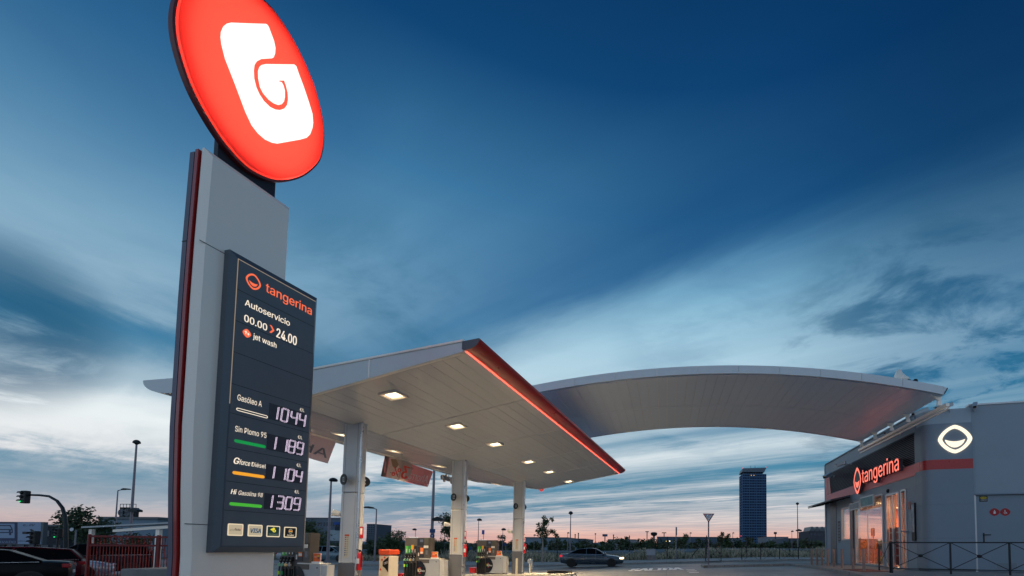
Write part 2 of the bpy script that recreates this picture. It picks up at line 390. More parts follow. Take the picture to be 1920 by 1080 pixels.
# distant hills, the blue of the haze painted into their colour
hb = MB(); random.seed(3)
pr = [(-3800 + i * 150, 3300 + 200 * sin(i), 18 + 26 * abs(sin(i * .37)) + random.random() * 16) for i in range(54)]
for i in range(len(pr) - 1):
    a, c = pr[i], pr[i + 1]
    hb.quad((a[0], a[1], -5), (c[0], c[1], -5), (c[0], c[1] + 250, c[2]), (a[0], a[1] + 250, a[2]))
    hb.quad((a[0], a[1] + 250, a[2]), (c[0], c[1] + 250, c[2]), (c[0], c[1] + 700, -5), (a[0], a[1] + 700, -5))
tag(hb.build('hills', M('hazy hill', (.10, .16, .20, 1), .95, scale=.01)), kind='structure')

# ------------------------------------------------------------------ price totem
UP = Vector((0, 0, 1))
AZ = radians(12.2); T = Vector((sin(AZ), cos(AZ), 0)); N = Vector((cos(AZ), -sin(AZ), 0))
P0 = AT(403, 290, 7.2)
def tz(px, py, off=0):
    p = ONP(px, py, P0 + N * off, N); return (p - P0 - N * off).dot(T), p.z
def TP(t, z, off=0): q = P0 + T * t + N * off; return Vector((q.x, q.y, z))
m_grey = M('silver grey cladding', (.95, .85, .75, 1), .34, .15, plain=True)
m_dgrey = M('dark slate metal', S(82, 90, 98), .42, .2, var=.06, scale=2)
m_darkshell = M('dark shell', S(92, 88, 104), .45, .2, var=.06, scale=2)
m_redpaint = M('red paint', S(150, 14, 14), .35, 0, var=.06, coat=.3)
m_panel = M('panel face', S(96, 102, 108), .5, 0, var=.06, scale=4)
m_black = M('black metal', (.012, .012, .014, 1), .4, .3)
tot = thing('price_totem', 'tall grey price totem with dark price board and red lit logo sign on top', 'price sign', TP(.57, gz(-7), -.15))
zb = gz(-7) - .02
def shell(name, off0, off1, chamf, mat, tl, tr, ztop, dz=0):
    """slab whose near edge bows: list of (t_left, z)"""
    le = [(-.05 + tl, zb), (-.055 + tl, 1.07), (-.105 + tl, 2.1), (-.138 + tl, 3.1), (-.142 + tl, 5.15), (-.136 + tl, 6.15), (-.112 + tl, ztop)]
    ri = [(1.255 + tr, ztop + .01), (1.25 + tr, 6.4), (1.30 + tr, 3), (1.32 + tr, zb)]
    out = le + ri
    back = [TP(t, z, off1) for t, z in out]; frontlip = [TP(t, z, off0 - (.06 if chamf else 0)) for t, z in out]
    mb = MB(); n = len(out)
    if chamf:
        cx = .57
        inn = []
        for t, z in out:
            t2 = t + chamf if t < cx else t - chamf * .6; z2 = z - chamf if z > 7 else z
            inn.append(TP(t2, z2, off0))
        vs = back + frontlip + inn
        fs = [tuple(range(n))] + [((i + 1) % n, i, n + i, n + (i + 1) % n) for i in range(n)] + [(n + (i + 1) % n, n + i, 2 * n + i, 2 * n + (i + 1) % n) for i in range(n)] + [tuple(range(2 * n, 3 * n))]
        mb.add(vs, fs)
    else: mb.slab(frontlip, N * (off1 - off0))
    return mb.build(name, mat, tot, tri=True)
shell('front_shell', 0, -.10, .085, m_grey, 0, 0, 7.75)
shell('core_fin', -.135, -.20, 0, m_redpaint, -.03, -.06, 7.72)
shell('back_shell', -.235, -.33, 0, m_darkshell, -.02, 0, 7.70)
mb = MB(); mb.slab([TP(.0, zb, -.10), TP(1.2, zb, -.10), TP(1.15, 7.6, -.10), TP(.0, 7.6, -.10)], -N * .135); mb.build('core_body', m_black, tot)
for z in (6.147, 1.55): mb = MB(); mb.slab([TP(-.13 if z > 3 else -.085, z, .0015), TP(1.25, z, .0015), TP(1.25, z + .012, .0015), TP(-.13 if z > 3 else -.085, z + .012, .0015)], -N * .004); mb.build('seam', m_black, tot)
mb = MB(); mb.slab([TP(-.158, 6.15, -.2335), TP(-.158, 6.162, -.2335), TP(-.158, 6.162, -.331), TP(-.158, 6.15, -.331)], -T * .003)
mb.build('seam', m_black, tot)
mb = MB(); mb.box(TP(.56, 7.9, -.15), (1, 1, 1), ax=(T * .92, N * .09, UP * .9)); mb.build('sign_neck', M('neck metal', S(40, 38, 48), .5, .3), tot)
# logo sign
half = [(0.53, 7.92), (0.765, 7.98), (0.97, 8.09), (1.185, 8.29), (1.41, 8.555), (1.61, 8.89), (1.745, 9.19), (1.79, 9.47), (1.80, 9.75), (1.765, 10.02), (1.67, 10.32), (1.535, 10.6), (1.375, 10.8), (1.185, 10.99), (.98, 11.12), (.78, 11.19)]
half = half + [(1.2 - t, 19.115 - z) for t, z in half]
def smooth_closed(pts, it=2):
    for _ in range(it):
        q = []
        for i in range(len(pts)):
            a, c = pts[i], pts[(i + 1) % len(pts)]
            q += [(a[0] * .75 + c[0] * .25, a[1] * .75 + c[1] * .25), (a[0] * .25 + c[0] * .75, a[1] * .25 + c[1] * .75)]
        pts = q
    return pts
disc = smooth_closed(half)
FO, BO = .03, -.105                                            # offsets of the sign's face and back
def ring_pts(k, off): return [TP(.6 + (t - .6) * k, 9.557 + (z - 9.557) * k, off) for t, z in disc]
n = len(disc)
mb = MB()
a_, b_, c_, d_ = ring_pts(1.032, FO - .045), ring_pts(1.032, BO), ring_pts(1.01, FO - .04), ring_pts(1.008, FO - .12)
mb.add(a_ + b_, [((i + 1) % n, i, n + i, n + (i + 1) % n) for i in range(n)] + [tuple(range(n, 2 * n))])
mb.add(a_ + c_ + d_, [((i + 1) % n, i, n + i, n + (i + 1) % n) for i in range(n)] + [(n + (i + 1) % n, n + i, 2 * n + i, 2 * n + (i + 1) % n) for i in range(n)] + [tuple(range(2 * n, 3 * n))])
sgn = mb.build('logo_sign', M('sign case', S(96, 26, 28), .4, .1), tot, tri=True)
mb = MB(); f0 = ring_pts(1.008, FO - .028); f1 = ring_pts(.992, FO)
mb.add(f0 + f1, [((i + 1) % n, i, n + i, n + (i + 1) % n) for i in range(n)] + [tuple(range(n, 2 * n))])
mb.build('logo_face', acrylic('red acrylic', (.95, .09, .055, 1)), sgn, tri=True)
G = [(370, 210), (372, 180), (385, 150), (405, 133), (430, 127), (530, 131), (625, 134), (636, 140), (644, 155), (655, 185), (672, 230), (680, 270), (678, 300), (670, 322), (660, 328), (600, 332), (575, 345), (562, 365), (558, 395), (560, 440), (572, 490), (590, 530), (615, 568), (650, 602), (680, 616), (705, 619), (730, 610), (745, 590), (750, 560), (748, 520), (738, 480), (728, 453), (702, 453), (700, 458), (715, 462), (725, 480), (733, 510), (733, 545), (728, 570), (715, 586), (695, 591), (670, 582), (640, 560), (610, 525), (592, 490), (582, 440), (581, 400), (588, 378), (600, 366), (625, 360), (700, 361), (785, 362), (797, 372), (810, 410), (840, 490), (870, 580), (888, 640), (892, 690), (888, 720), (875, 755), (855, 775), (820, 785), (690, 808), (660, 803), (620, 785), (580, 750), (545, 705), (510, 630), (450, 470), (395, 330), (375, 250)]
gl = []
for x, y in G:
    t, z = tz(290 + x / 3, y / 3, FO + .004); gl.append(TP(t, z, FO + .004))
mb = MB(); mb.quad(*gl); mb.build('logo_letter', E('white lit letter', (255, 252, 240), 1.25), sgn, tri=True)
li = bpy.data.lights.new('sign_lamp', 'AREA'); li.shape = 'ELLIPSE'; li.size = 2.15; li.size_y = 2.95; li.energy = 480; li.color = (1, .93, .85)
lo = bpy.data.objects.new('sign_lamp', li); COL.objects.link(lo); lo.parent = tot
lo.location = TP(.6, 9.56, FO - .105) - Vector(tot['_o']); lo.rotation_euler = Matrix((T, UP, N)).transposed().to_euler()
# price board
PO = .15
q = [tz(437, 468, PO), tz(598, 560, PO), tz(572, 1036, PO), tz(396, 1035, PO)]
tl_, tr_ = (q[0][0] + q[3][0]) / 2, (q[1][0] + q[2][0]) / 2; zt_, zbm = (q[0][1] + q[1][1]) / 2, (q[2][1] + q[3][1]) / 2
mb = MB(); fr = .095
def rect(a, c, d, e, off): return [TP(a, d, off), TP(c, d, off), TP(c, e, off), TP(a, e, off)]
o1, o2, o3 = rect(tl_, tr_, zbm, zt_, .0), rect(tl_, tr_, zbm, zt_, PO - .035), rect(tl_ + fr, tr_ - fr * .55, zbm + fr, zt_ - fr, PO)
mb.add(o1 + o2 + o3, [(0, 1, 2, 3)] + [((i + 1) % 4, i, 4 + i, 4 + (i + 1) % 4) for i in range(4)] + [(4 + (i + 1) % 4, 4 + i, 8 + i, 8 + (i + 1) % 4) for i in range(4)] + [(8, 9, 10, 11)])
brd = mb.build('price_board', m_dgrey, tot)
ia, ib, ic, idz = tl_ + fr, tr_ - fr * .55, zbm + fr, zt_ - fr
mb = MB(); mb.slab(rect(ia + .02, ib - .012, ic + .02, idz - .02, PO + .006), -N * .02); mb.build('board_face', m_panel, brd)
mb = MB(); mb.slab(rect(ia + .008, ib - .006, idz - .014, idz - .004, PO + .009), -N * .012); mb.slab(rect(ia + .006, ia + .014, ic + 2.4, idz - .004, PO + .009), -N * .012)
mb.build('lit_edge', E('lit edge', (190, 170, 150), .55), brd)
OF = PO + .008
def bp(px, py): t, z = tz(px, py, OF); return TP(t, z, OF)
def Z3(x, y): return (380 + x / 3.6, 480 + y / 3.6)
def Z4(x, y): return (380 + x / 3, 720 + y / 3)
mb = MB()
for y1, y2, zf in (((255, 232), (755, 482), Z3), ((235, 440), (745, 660), Z3), ((220, 650), (735, 840), Z3), ((203, 860), (720, 1025), Z3), ((158, 178), (575, 255), Z4), ((140, 355), (578, 440), Z4), ((130, 540), (570, 605), Z4), ((115, 700), (560, 748), Z4)):
    t, z = tz(*zf(*y1), OF); t2, z2 = tz(*zf(*y2), OF); zz = (z + z2) / 2
    mb.slab(rect(ia + .022, ib - .014, zz - .004, zz + .004, PO + .0075), -N * .003)
mb.build('row_seam', m_black, brd)
def btext(mb, s, a, c, top, zf, bold=.0, shear=0, off=OF):
    p, q, r = bp(*zf(*a)), bp(*zf(*c)), bp(*zf(*top)); z = (p.z + q.z) / 2
    put_text(mb, s, Vector((p.x, p.y, z)), T, UP, w=(q - p).dot(T), h=r.z - p.z if r.z - p.z > .01 else .05, bold=bold, shear=shear)
def ring(mb, c, X, Z, rx, rz, k=.78, p=1.45, seg=40, thick=0, N_=None):
    o = []; i_ = []
    for j in range(seg):
        a = 2 * pi * j / seg; ca, sa = cos(a), sin(a); r = (abs(ca) ** p + abs(sa) ** p) ** (-1 / p)
        o.append(c + X * (rx * r * ca) + Z * (rz * r * sa)); i_.append(c + X * (rx * r * ca * k) + Z * (rz * r * sa * k))
    if not thick: mb.add(o + i_, [((j + 1) % seg, j, seg + j, seg + (j + 1) % seg) for j in range(seg)])
    else:
        ob, ib_ = [v - N_ * thick for v in o], [v - N_ * thick for v in i_]; s = seg
        mb.add(o + i_ + ob + ib_, sum([[((j + 1) % s, j, s + j, s + (j + 1) % s), (j, (j + 1) % s, 2 * s + (j + 1) % s, 2 * s + j), (s + (j + 1) % s, s + j, 3 * s + j, 3 * s + (j + 1) % s), (2 * s + j, 2 * s + (j + 1) % s, 3 * s + (j + 1) % s, 3 * s + j)] for j in range(s)], []))
def smile(mb, c, X, Z, rx, rz, thick=0, N_=None):
    top = []; bot = []
    for j in range(13):
        u = -1 + j / 6; top.append(c + X * (rx * .56 * u) + Z * (rz * (-.12 + .13 * u * u)))
        bot.append(c + X * (rx * .56 * u) + Z * (rz * (-.14 + .13 * u * u - .36 * sqrt(max(0, 1 - u * u)) * (1 - .25 * u * u) - .02)))
    pts = top + bot[::-1]
    if thick: mb.slab(pts, -N_ * thick)
    else: mb.quad(*pts)
mor = E('lit orange lettering', (255, 112, 70), 1.0); mwh = E('lit white lettering', (255, 238, 215), 1.0)
mb = MB(); cc = bp(475.3, 528.3); ring(mb, cc, T, UP, .122, .14, .77, 1.6); mb.build('brand_emblem', mor, brd); mb = MB(); smile(mb, cc - UP * .01, T, UP, .122, .14); mb.build('brand_emblem', mor, brd, tri=True); mb = MB()
btext(mb, 'tangerina', (425, 246), (735, 394), (436, 190), Z3, .012); mb.build('brand_lettering', mor, brd); mb = MB()
a = bp(*Z3(467, 496))
for sgn_ in (1, -1): mb.quad(a + T * -.04 + UP * .07 * sgn_, a + T * -.005 + UP * .07 * sgn_, a + T * .045, a + T * .01)
mb.build('arrow_mark', mor, brd); mb = MB()
ring(mb, bp(463, 625), T, UP, .068, .075, .02); mb.build('wash_mark', mor, brd)
for s_, a, c, tp_, zf, bo_, shr in (('Autoservicio', (285, 332), (587, 473), (299, 296), Z3, .012, 0), ('00.00', (280, 440), (433, 505), (292, 398), Z3, .02, 0), ('24.00', (497, 553), (633, 598), (507, 495), Z3, .02, 0),
        ('jet wash', (340, 562), (497, 617), (346, 527), Z3, .01, 0), ('Gasóleo A', (195, 93), (332, 126), (197, 60), Z4, 0, 0), ('Sin Plomo 95', (182, 267), (358, 303), (184, 236), Z4, 0, 0),
        ('G', (175, 447), (205, 452), (180, 412), Z4, .035, .25), ('force', (207, 454), (266, 460), (209, 426), Z4, .006, .25), ('Diésel', (275, 464), (355, 474), (276, 440), Z4, 0, 0),
        ('Hi', (158, 617), (190, 622), (160, 590), Z4, .02, .25), ('Gasolina 98', (201, 624), (338, 636), (203, 600), Z4, 0, .25)):
    mb = MB(); btext(mb, s_, a, c, tp_, zf, bo_, shr); mb.build('lit_lettering', mwh, brd)
for (x, y) in ((546, 152), (535, 306), (528, 463), (517, 612)):
    mb = MB(); btext(mb, '€/L', (x, y), (x + 25, y + 5), (x + 1, y - 17), Z4); mb.build('unit_lettering', mwh, brd)
mb = MB(); mb.box(bp(*Z3(291, 516)) + N * .003, (1, 1, 1), ax=(T * .012, N * .002, UP * .06)); mb.box(bp(*Z3(291, 512)) + N * .003, (1, 1, 1), ax=(T * .035, N * .0025, UP * .014)); mb.build('wash_symbol', mwh, brd)
mb = MB(); ring(mb, bp(*Z3(308, 528)) + N * .003, T, UP, .016, .022, .02); mb.build('wash_symbol', mwh, brd)
def capsule(mb, a, c, r, k=None, seg=8, off=0):
    p, q = bp(*a), bp(*c); z = (p.z + q.z) / 2; p = Vector((p.x, p.y, z)) + N * off; q = Vector((q.x, q.y, z)) + N * off; o = []
    for j in range(seg + 1): t = pi / 2 + pi * j / seg; o.append(p + T * (r * cos(t)) + UP * (r * sin(t)))
    for j in range(seg + 1): t = -pi / 2 + pi * j / seg; o.append(q + T * (r * cos(t)) + UP * (r * sin(t)))
    if not k: mb.quad(*o); return
    i_ = []
    for j in range(seg + 1): t = pi / 2 + pi * j / seg; i_.append(p + T * (r * k * cos(t)) + UP * (r * k * sin(t)))
    for j in range(seg + 1): t = -pi / 2 + pi * j / seg; i_.append(q + T * (r * k * cos(t)) + UP * (r * k * sin(t)))
    m_ = len(o); mb.add(o + i_, [((j + 1) % m_, j, m_ + j, m_ + (j + 1) % m_) for j in range(m_)])
for nm, a, c, r, k, col in (('white', (199, 143), (358, 184), .026, .55, mwh), ('green', (188, 320), (346, 352), .028, None, E('lit green bar', (10, 150, 70), .9)), ('orange', (178, 499), (339, 522), .028, None, E('lit orange bar', (255, 170, 40), .9)), ('lime', (161, 674), (325, 688), .028, None, E('lit lime bar', (70, 180, 50), .9))):
    mb = MB(); capsule(mb, Z4(*a), Z4(*c), r, k); o = mb.build('grade_bar', col, brd); o['label'] = nm + ' bar under the fuel name'
SEG = {'0': 'abcdef', '1': 'bc', '3': 'abgcd', '4': 'fgbc', '8': 'abcdefg', '9': 'abcdfg'}
def digits(s, tlq, trq, brq, blq, pos):
    p = [bp(*Z4(*k)) for k in (tlq, trq, brq, blq)]
    t0 = ((p[0] - P0).dot(T) + (p[3] - P0).dot(T)) / 2; t1 = ((p[1] - P0).dot(T) + (p[2] - P0).dot(T)) / 2
    z1 = (p[0].z + p[1].z) / 2; z0 = (p[2].z + p[3].z) / 2
    mb = MB(); mb.slab(rect(t0, t1, z0, z1, OF + .002), -N * .004); ds = mb.build('price_display', M('display window', S(58, 58, 66), .35, var=.3, scale=60), brd)
    hh = (z1 - z0) * .80; ww = (t1 - t0) * .165; zc = (z0 + z1) / 2
    for ch, f in zip(s, pos):
        tc_ = t0 + (t1 - t0) * f; mb = MB()
        P = {'a': ((-.5, .5), (.5, .5)), 'b': ((.5, .5), (.5, 0)), 'c': ((.5, 0), (.5, -.5)), 'd': ((-.5, -.5), (.5, -.5)), 'e': ((-.5, 0), (-.5, -.5)), 'f': ((-.5, .5), (-.5, 0)), 'g': ((-.5, 0), (.5, 0))}
        for sg in SEG[ch]:
            (x0, y0), (x1, y1) = P[sg]; vert = x0 == x1; m_ = 7 if vert else 5
            for j in range(m_):
                for row in (-1, 1):
                    f_ = (j + .5) / m_; u = (x0 + (x1 - x0) * f_) * ww + (row * ww * .085 if vert else 0); v = (y0 + (y1 - y0) * f_) * hh + (0 if vert else row * ww * .085) + (row * hh * .012 if vert else 0)
                    u += v * .09; d_ = ww * .054; c_ = TP(tc_ + u, zc + v, OF + .004)
                    mb.quad(c_ - T * d_, c_ - UP * d_ * 1.15, c_ + T * d_, c_ + UP * d_ * 1.15)
        mb.build('digit', E('white pixels', (250, 228, 255), 1.75), ds)
digits('1044', (375, 112), (580, 160), (575, 252), (372, 195), (.14, .41, .665, .905))
digits('1189', (364, 278), (567, 325), (562, 408), (360, 367), (.14, .44, .67, .905))
digits('1104', (357, 446), (559, 485), (555, 562), (354, 533), (.13, .44, .68, .91))
digits('1309', (348, 608), (550, 640), (547, 722), (345, 700), (.12, .42, .66, .90))
def Z5(x, y): return (410 + x / 11.29, 960 + y / 11.29)
def rrect(c0, c1, z0, z1, off, r=.018):
    o = []
    for (cx, cz, a0) in ((c0 + r, z0 + r, pi), (c1 - r, z0 + r, 1.5 * pi), (c1 - r, z1 - r, 0), (c0 + r, z1 - r, .5 * pi)):
        for j in range(5): a = a0 + pi / 2 * j / 4; o.append(TP(cx + r * cos(a), cz + r * sin(a), off))
    return o
mcream = E('lit cream card', (240, 220, 185), .9); mcreamd = E('lit cream label', (206, 190, 160), .75)
for i, cq in enumerate((((195, 240), (525, 255), (510, 510), (183, 497)), ((622, 262), (932, 275), (915, 520), (612, 515)), ((1018, 285), (1305, 300), (1288, 535), (1008, 525)), ((1388, 310), (1652, 325), (1640, 548), (1378, 538)))):
    k = [tz(*Z5(*p), OF) for p in cq]; c0, c1 = (k[0][0] + k[3][0]) / 2, (k[1][0] + k[2][0]) / 2; z1, z0 = (k[0][1] + k[1][1]) / 2, (k[2][1] + k[3][1]) / 2
    mb = MB(); mb.slab(rrect(c0, c1, z0, z1, OF + .002), -N * .004); cdx = mb.build('payment_card_sign', mcream, brd)
    cdx['label'] = ('cream fleet card sign', 'cream sign with blue VISA lettering', 'dark green toll card sign with yellow mark', 'black card sign with round emblem')[i]
    mb = MB(); mb.slab(rrect(c0 + .016, c1 - .016, z0 + .018, z1 - .018, OF + .004, .01), -N * .003); mb.build('card_face', (mcreamd, mcreamd, E('lit dark green', (10, 54, 56), .7), E('card black', (8, 8, 12), .5))[i], cdx)
    w = c1 - c0; h = z1 - z0; L = lambda u, v, o=OF + .006: TP(c0 + w * u, z0 + h * v, o)
    if i == 0:
        mb = MB(); put_text(mb, 'galp', L(.12, .42), T, UP, w=w * .3, h=h * .16); mb.build('card_lettering', E('grey ink', (130, 118, 100), .7), cdx)
        mb = MB(); put_text(mb, 'flota', L(.43, .42), T, UP, w=w * .37, h=h * .2, bold=.02); mb.build('card_lettering', E('dark ink', (34, 30, 28), .6), cdx)
        mb = MB(); ring(mb, L(.87, .6), T, UP, w * .05, h * .06, .02); mb.build('card_mark', mor, cdx)
    elif i == 1:
        mb = MB(); put_text(mb, 'VISA', L(.17, .3), T, UP, w=w * .7, h=h * .38, bold=.05, shear=.2); mb.build('card_lettering', E('blue ink', (8, 76, 112), .8), cdx)
        mb = MB(); mb.quad(L(.15, .68), L(.24, .68), L(.26, .58)); mb.build('card_mark', E('amber ink', (250, 190, 60), .9), cdx)
    elif i == 2:
        mb = MB(); put_text(mb, 'TELEPAGO', L(.15, .13), T, UP, w=w * .7, h=h * .17, shear=.15); mb.build('card_lettering', E('pale ink', (150, 160, 130), .6), cdx)
        mb = MB(); ring(mb, L(.55, .55), T, UP, w * .13, h * .13, .4, 2); ring(mb, L(.5, .75), T, UP, w * .10, h * .1, .05); ring(mb, L(.38, .66), T, UP, w * .12, h * .09, .05); mb.build('card_mark', E('yellow ink', (238, 220, 60), .95), cdx)
    else:
        mb = MB(); put_text(mb, 'ServiRed', L(.24, .17), T, UP, w=w * .54, h=h * .13, bold=.015, shear=.15); ring(mb, L(.5, .6), T, UP, w * .15, h * .21, .9, 2); mb.build('card_lettering', mcream, cdx)
        mb = MB(); mb.quad(*[L(u, v) for u, v in ((.36, .54), (.64, .54), (.64, .66), (.36, .66))]); mb.build('card_mark', E('orange ink', (240, 150, 40), .9), cdx)
        mb = MB(); mb.quad(*[L(u, v) for u, v in ((.47, .44), (.53, .44), (.53, .5), (.47, .5))]); mb.build('card_mark', E('teal ink', (30, 150, 130), .8), cdx); mb = MB(); mb.quad(*[L(u, v) for u, v in ((.47, .7), (.53, .7), (.53, .76), (.47, .76))]); mb.build('card_mark', E('teal ink', (30, 150, 130), .8), cdx)

# ------------------------------------------------------------------ pump canopy
ac = math.atan((1340 - CX) / F); D_ = Vector((sin(ac), cos(ac), 0)); ab = math.atan((CX + 2311) / F); E_ = Vector((sin(ab), -cos(ab), 0))
ZV = 4.63
V = ATZ(533, 753, ZV); NN = Vector((-E_.y, E_.x, 0))
def cs(px, py): p = ONP(px, py, V, NN); return (p - V).dot(E_), p.z
rb, rt, lb, lt = cs(871, 657), cs(900, 635), cs(325, 736), cs(268, 714)
fr_, fl_ = cs(875, 640), cs(592, 690)
far = ATZ(1165, 888, rb[1]); LEN = (far - V - E_ * rb[0]).dot(D_)
def CP(s, l, z): p = V + E_ * s + D_ * l; return Vector((p.x, p.y, z))
SR, ZR = rb; SL, ZL = -3.68, 5.115
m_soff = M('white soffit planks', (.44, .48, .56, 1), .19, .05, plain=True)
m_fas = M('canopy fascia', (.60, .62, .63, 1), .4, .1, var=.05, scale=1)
can = thing('pump_canopy', 'gull wing canopy over the fuel pumps with red lit edge and three columns', 'canopy', (V.x, V.y, gz(V.x)))
def soffit(name, s0, z0, s1, z1, m_):
    mb = MB(); nps = 15; npl = 5; random.seed(5)
    for i in range(nps):
        for j in range(npl):
            a, c = i / nps, (i + 1) / nps; l0, l1 = LEN * j / npl + .014, LEN * (j + 1) / npl - .014
            g = .0032; sa, sb = s0 + (s1 - s0) * a, s0 + (s1 - s0) * c; za, zb_ = z0 + (z1 - z0) * a, z0 + (z1 - z0) * c
            sg = 1 if s1 > s0 else -1; w1, w2, w3, w4 = [random.uniform(-.0016, .0016) for _ in range(4)]
            mb.slab([CP(sa + g * sg, l0, za + w1), CP(sb - g * sg, l0, zb_ + w2), CP(sb - g * sg, l1, zb_ + w3), CP(sa + g * sg, l1, za + w4)], (0, 0, .03))
    return mb.build(name, m_, can, tri=False)
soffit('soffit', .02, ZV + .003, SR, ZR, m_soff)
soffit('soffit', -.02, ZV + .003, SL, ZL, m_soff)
mb = MB(); mb.slab([CP(-.02, 0, ZV + .012), CP(.02, 0, ZV + .012), CP(.02, LEN, ZV + .012), CP(-.02, LEN, ZV + .012)], (0, 0, .03)); mb.build('valley_gutter', m_dgrey, can)
# roof deck above, end fascias, side wings
ztop0 = 5.27; ztR = fr_[1]
def outline(l):
    return [CP(SL + .05, l, ZL + .06), CP(0, l, ZV + .06), CP(SR - .02, l, ZR + .06), CP(SR - .02, l, ztR - .03), CP(0, l, ztop0 - .02), CP(SL + .05, l, 5.47)]
mb = MB(); mb.loft([outline(.12), outline(LEN - .12)]); mb.build('roof_deck', m_fas, can)
for l, dl in ((0, .1), (LEN, -.1)):
    mb = MB()
    sR = SR - .03
    for a, c, za, zc, ta, tc_ in ((-.0, sR, ZV, ZR, ztop0, ztR), (SL, -.0, ZL, ZV, 5.50, ztop0)):
        mb.slab([CP(a, l, za - .02), CP(c, l, zc - .02), CP(c, l, tc_), CP(a, l, ta)], D_ * dl)
    f_ = mb.build('end_fascia', m_fas, can)
    mb = MB()
    for a, c, ta, tc_ in ((0, sR, ztop0, ztR), (SL, 0, 5.50, ztop0)):
        mb.slab([CP(a, l, ta + .001), CP(c, l, tc_ + .001), CP(c, l, tc_ + .045), CP(a, l, ta + .045)], D_ * dl * 1.5); mb.v[-8:] = [tuple(Vector(v) - D_ * (dl * .2)) for v in mb.v[-8:]]
    for s_ in (-2.4, 0.05, 2.4):
        zt = ztop0 + (ztR - ztop0) * abs(s_) / SR; zz = ZV + (ZR - ZV) * abs(s_) / SR
        mb.slab([CP(s_, l, zz), CP(s_ + .035, l, zz), CP(s_ + .035, l, zt - .002), CP(s_, l, zt - .002)], -D_ * (.012 if dl > 0 else -.012))
    mb.build('fascia_trim', m_grey, f_)
# curved red edge on the right, grey wing on the left
def wing(sg, s0, z0, s1, z1, mat, name, seg=8):
    prof = []
    for j in range(seg + 1):
        u = j / seg; prof.append((s0 + (s1 - s0) * (1 - (1 - u) ** 1.0) , z0 + (z1 - z0) * (u ** 1.0)))
    # concave outward sweep from the soffit edge up to the tip
    out = []
    for j in range(seg + 1):
        u = j / seg; a = u * pi / 2
        out.append((s0 + (s1 - s0) * sin(a), z0 + (z1 - z0) * (1 - cos(a))))
    out += [(s1 - sg * .03, z1 + .01), (s0 - sg * .06, z1 - .02), (s0 - sg * .06, z0 + .02)]
    mb = MB(); mb.loft([[CP(s, 0.0, z) for s, z in out], [CP(s, LEN, z) for s, z in out]]); return mb.build(name, mat, can, smooth=True), out
redm = M('red fascia', S(176, 22, 22), .32, 0, var=.05, coat=.2)
rw, outp = wing(1, SR, ZR + .005, rt[0], rt[1], redm, 'red_fascia')
wing(-1, SL, ZL + .005, lt[0], lt[1], m_fas, 'side_wing')
mb = MB(); mb.loft([[CP(s, -.012, z) for s, z in outp], [CP(s, -.002, z) for s, z in outp]]); mb.build('fascia_cap', m_dgrey, rw)
mb = MB(); mb.box(CP(SR + .012, LEN / 2, ZR - .006), (1, 1, 1), ax=(E_ * .035, D_ * (LEN - .1), UP * .022)); mb.build('light_strip', E('red light strip', (255, 100, 82), 2.2), can)
# soffit lights
nR = (CP(0, 1, ZV) - CP(0, 0, ZV)).cross(CP(SR, 0, ZR) - CP(0, 0, ZV)).normalized(); nL = (CP(0, 1, ZV) - CP(0, 0, ZV)).cross(CP(SL, 0, ZL) - CP(0, 0, ZV)).normalized()
if nR.z > 0: nR = -nR
if nL.z > 0: nL = -nL
mlamp = E('warm lamp glass', (255, 232, 190), 5)
for (px, py), nn in [((p), nR) for p in ((738, 740), (856, 798), (928, 832), (991, 865), (1030, 884), (1066, 902))] + [((p), nL) for p in ((642, 814), (738, 844.5), (823, 873), (931, 907))]:
    p = ONP(px, py, CP(0, 0, ZV), nn); n_ = nn; a = D_; c_ = n_.cross(a).normalized()
    mb = MB(); k = .205
    for sx, sy, wx, wy in ((1, 0, .05, .36), (-1, 0, .05, .36), (0, 1, .6, .05), (0, -1, .6, .05)):
        mb.box(p + a * (sx * k) + c_ * (sy * k) + n_ * .02, (1, 1, 1), ax=(a * (wx if sx else .46), c_ * (wy if sx else .05), n_ * .05))
    mb.box(p + n_ * .004, (1, 1, 1), ax=(a * .36, c_ * .36, n_ * .008))
    fr2 = mb.build('soffit_light', m_grey, can)
    mb = MB(); mb.box(p + n_ * .014, (1, 1, 1), ax=(a * .27, c_ * .27, n_ * .012)); mb.build('lamp_glass', mlamp, fr2)
    l_ = bpy.data.lights.new('soffit_lamp', 'AREA'); l_.size = .34; l_.energy = 150; l_.color = (1, .74, .42); l_.spread = radians(125)
    lo = bpy.data.objects.new('soffit_lamp', l_); COL.objects.link(lo); lo.parent = can
    lo.location = p + n_ * .055 - Vector(can['_o']); lo.rotation_euler = n_.to_track_quat('-Z', 'Y').to_euler()
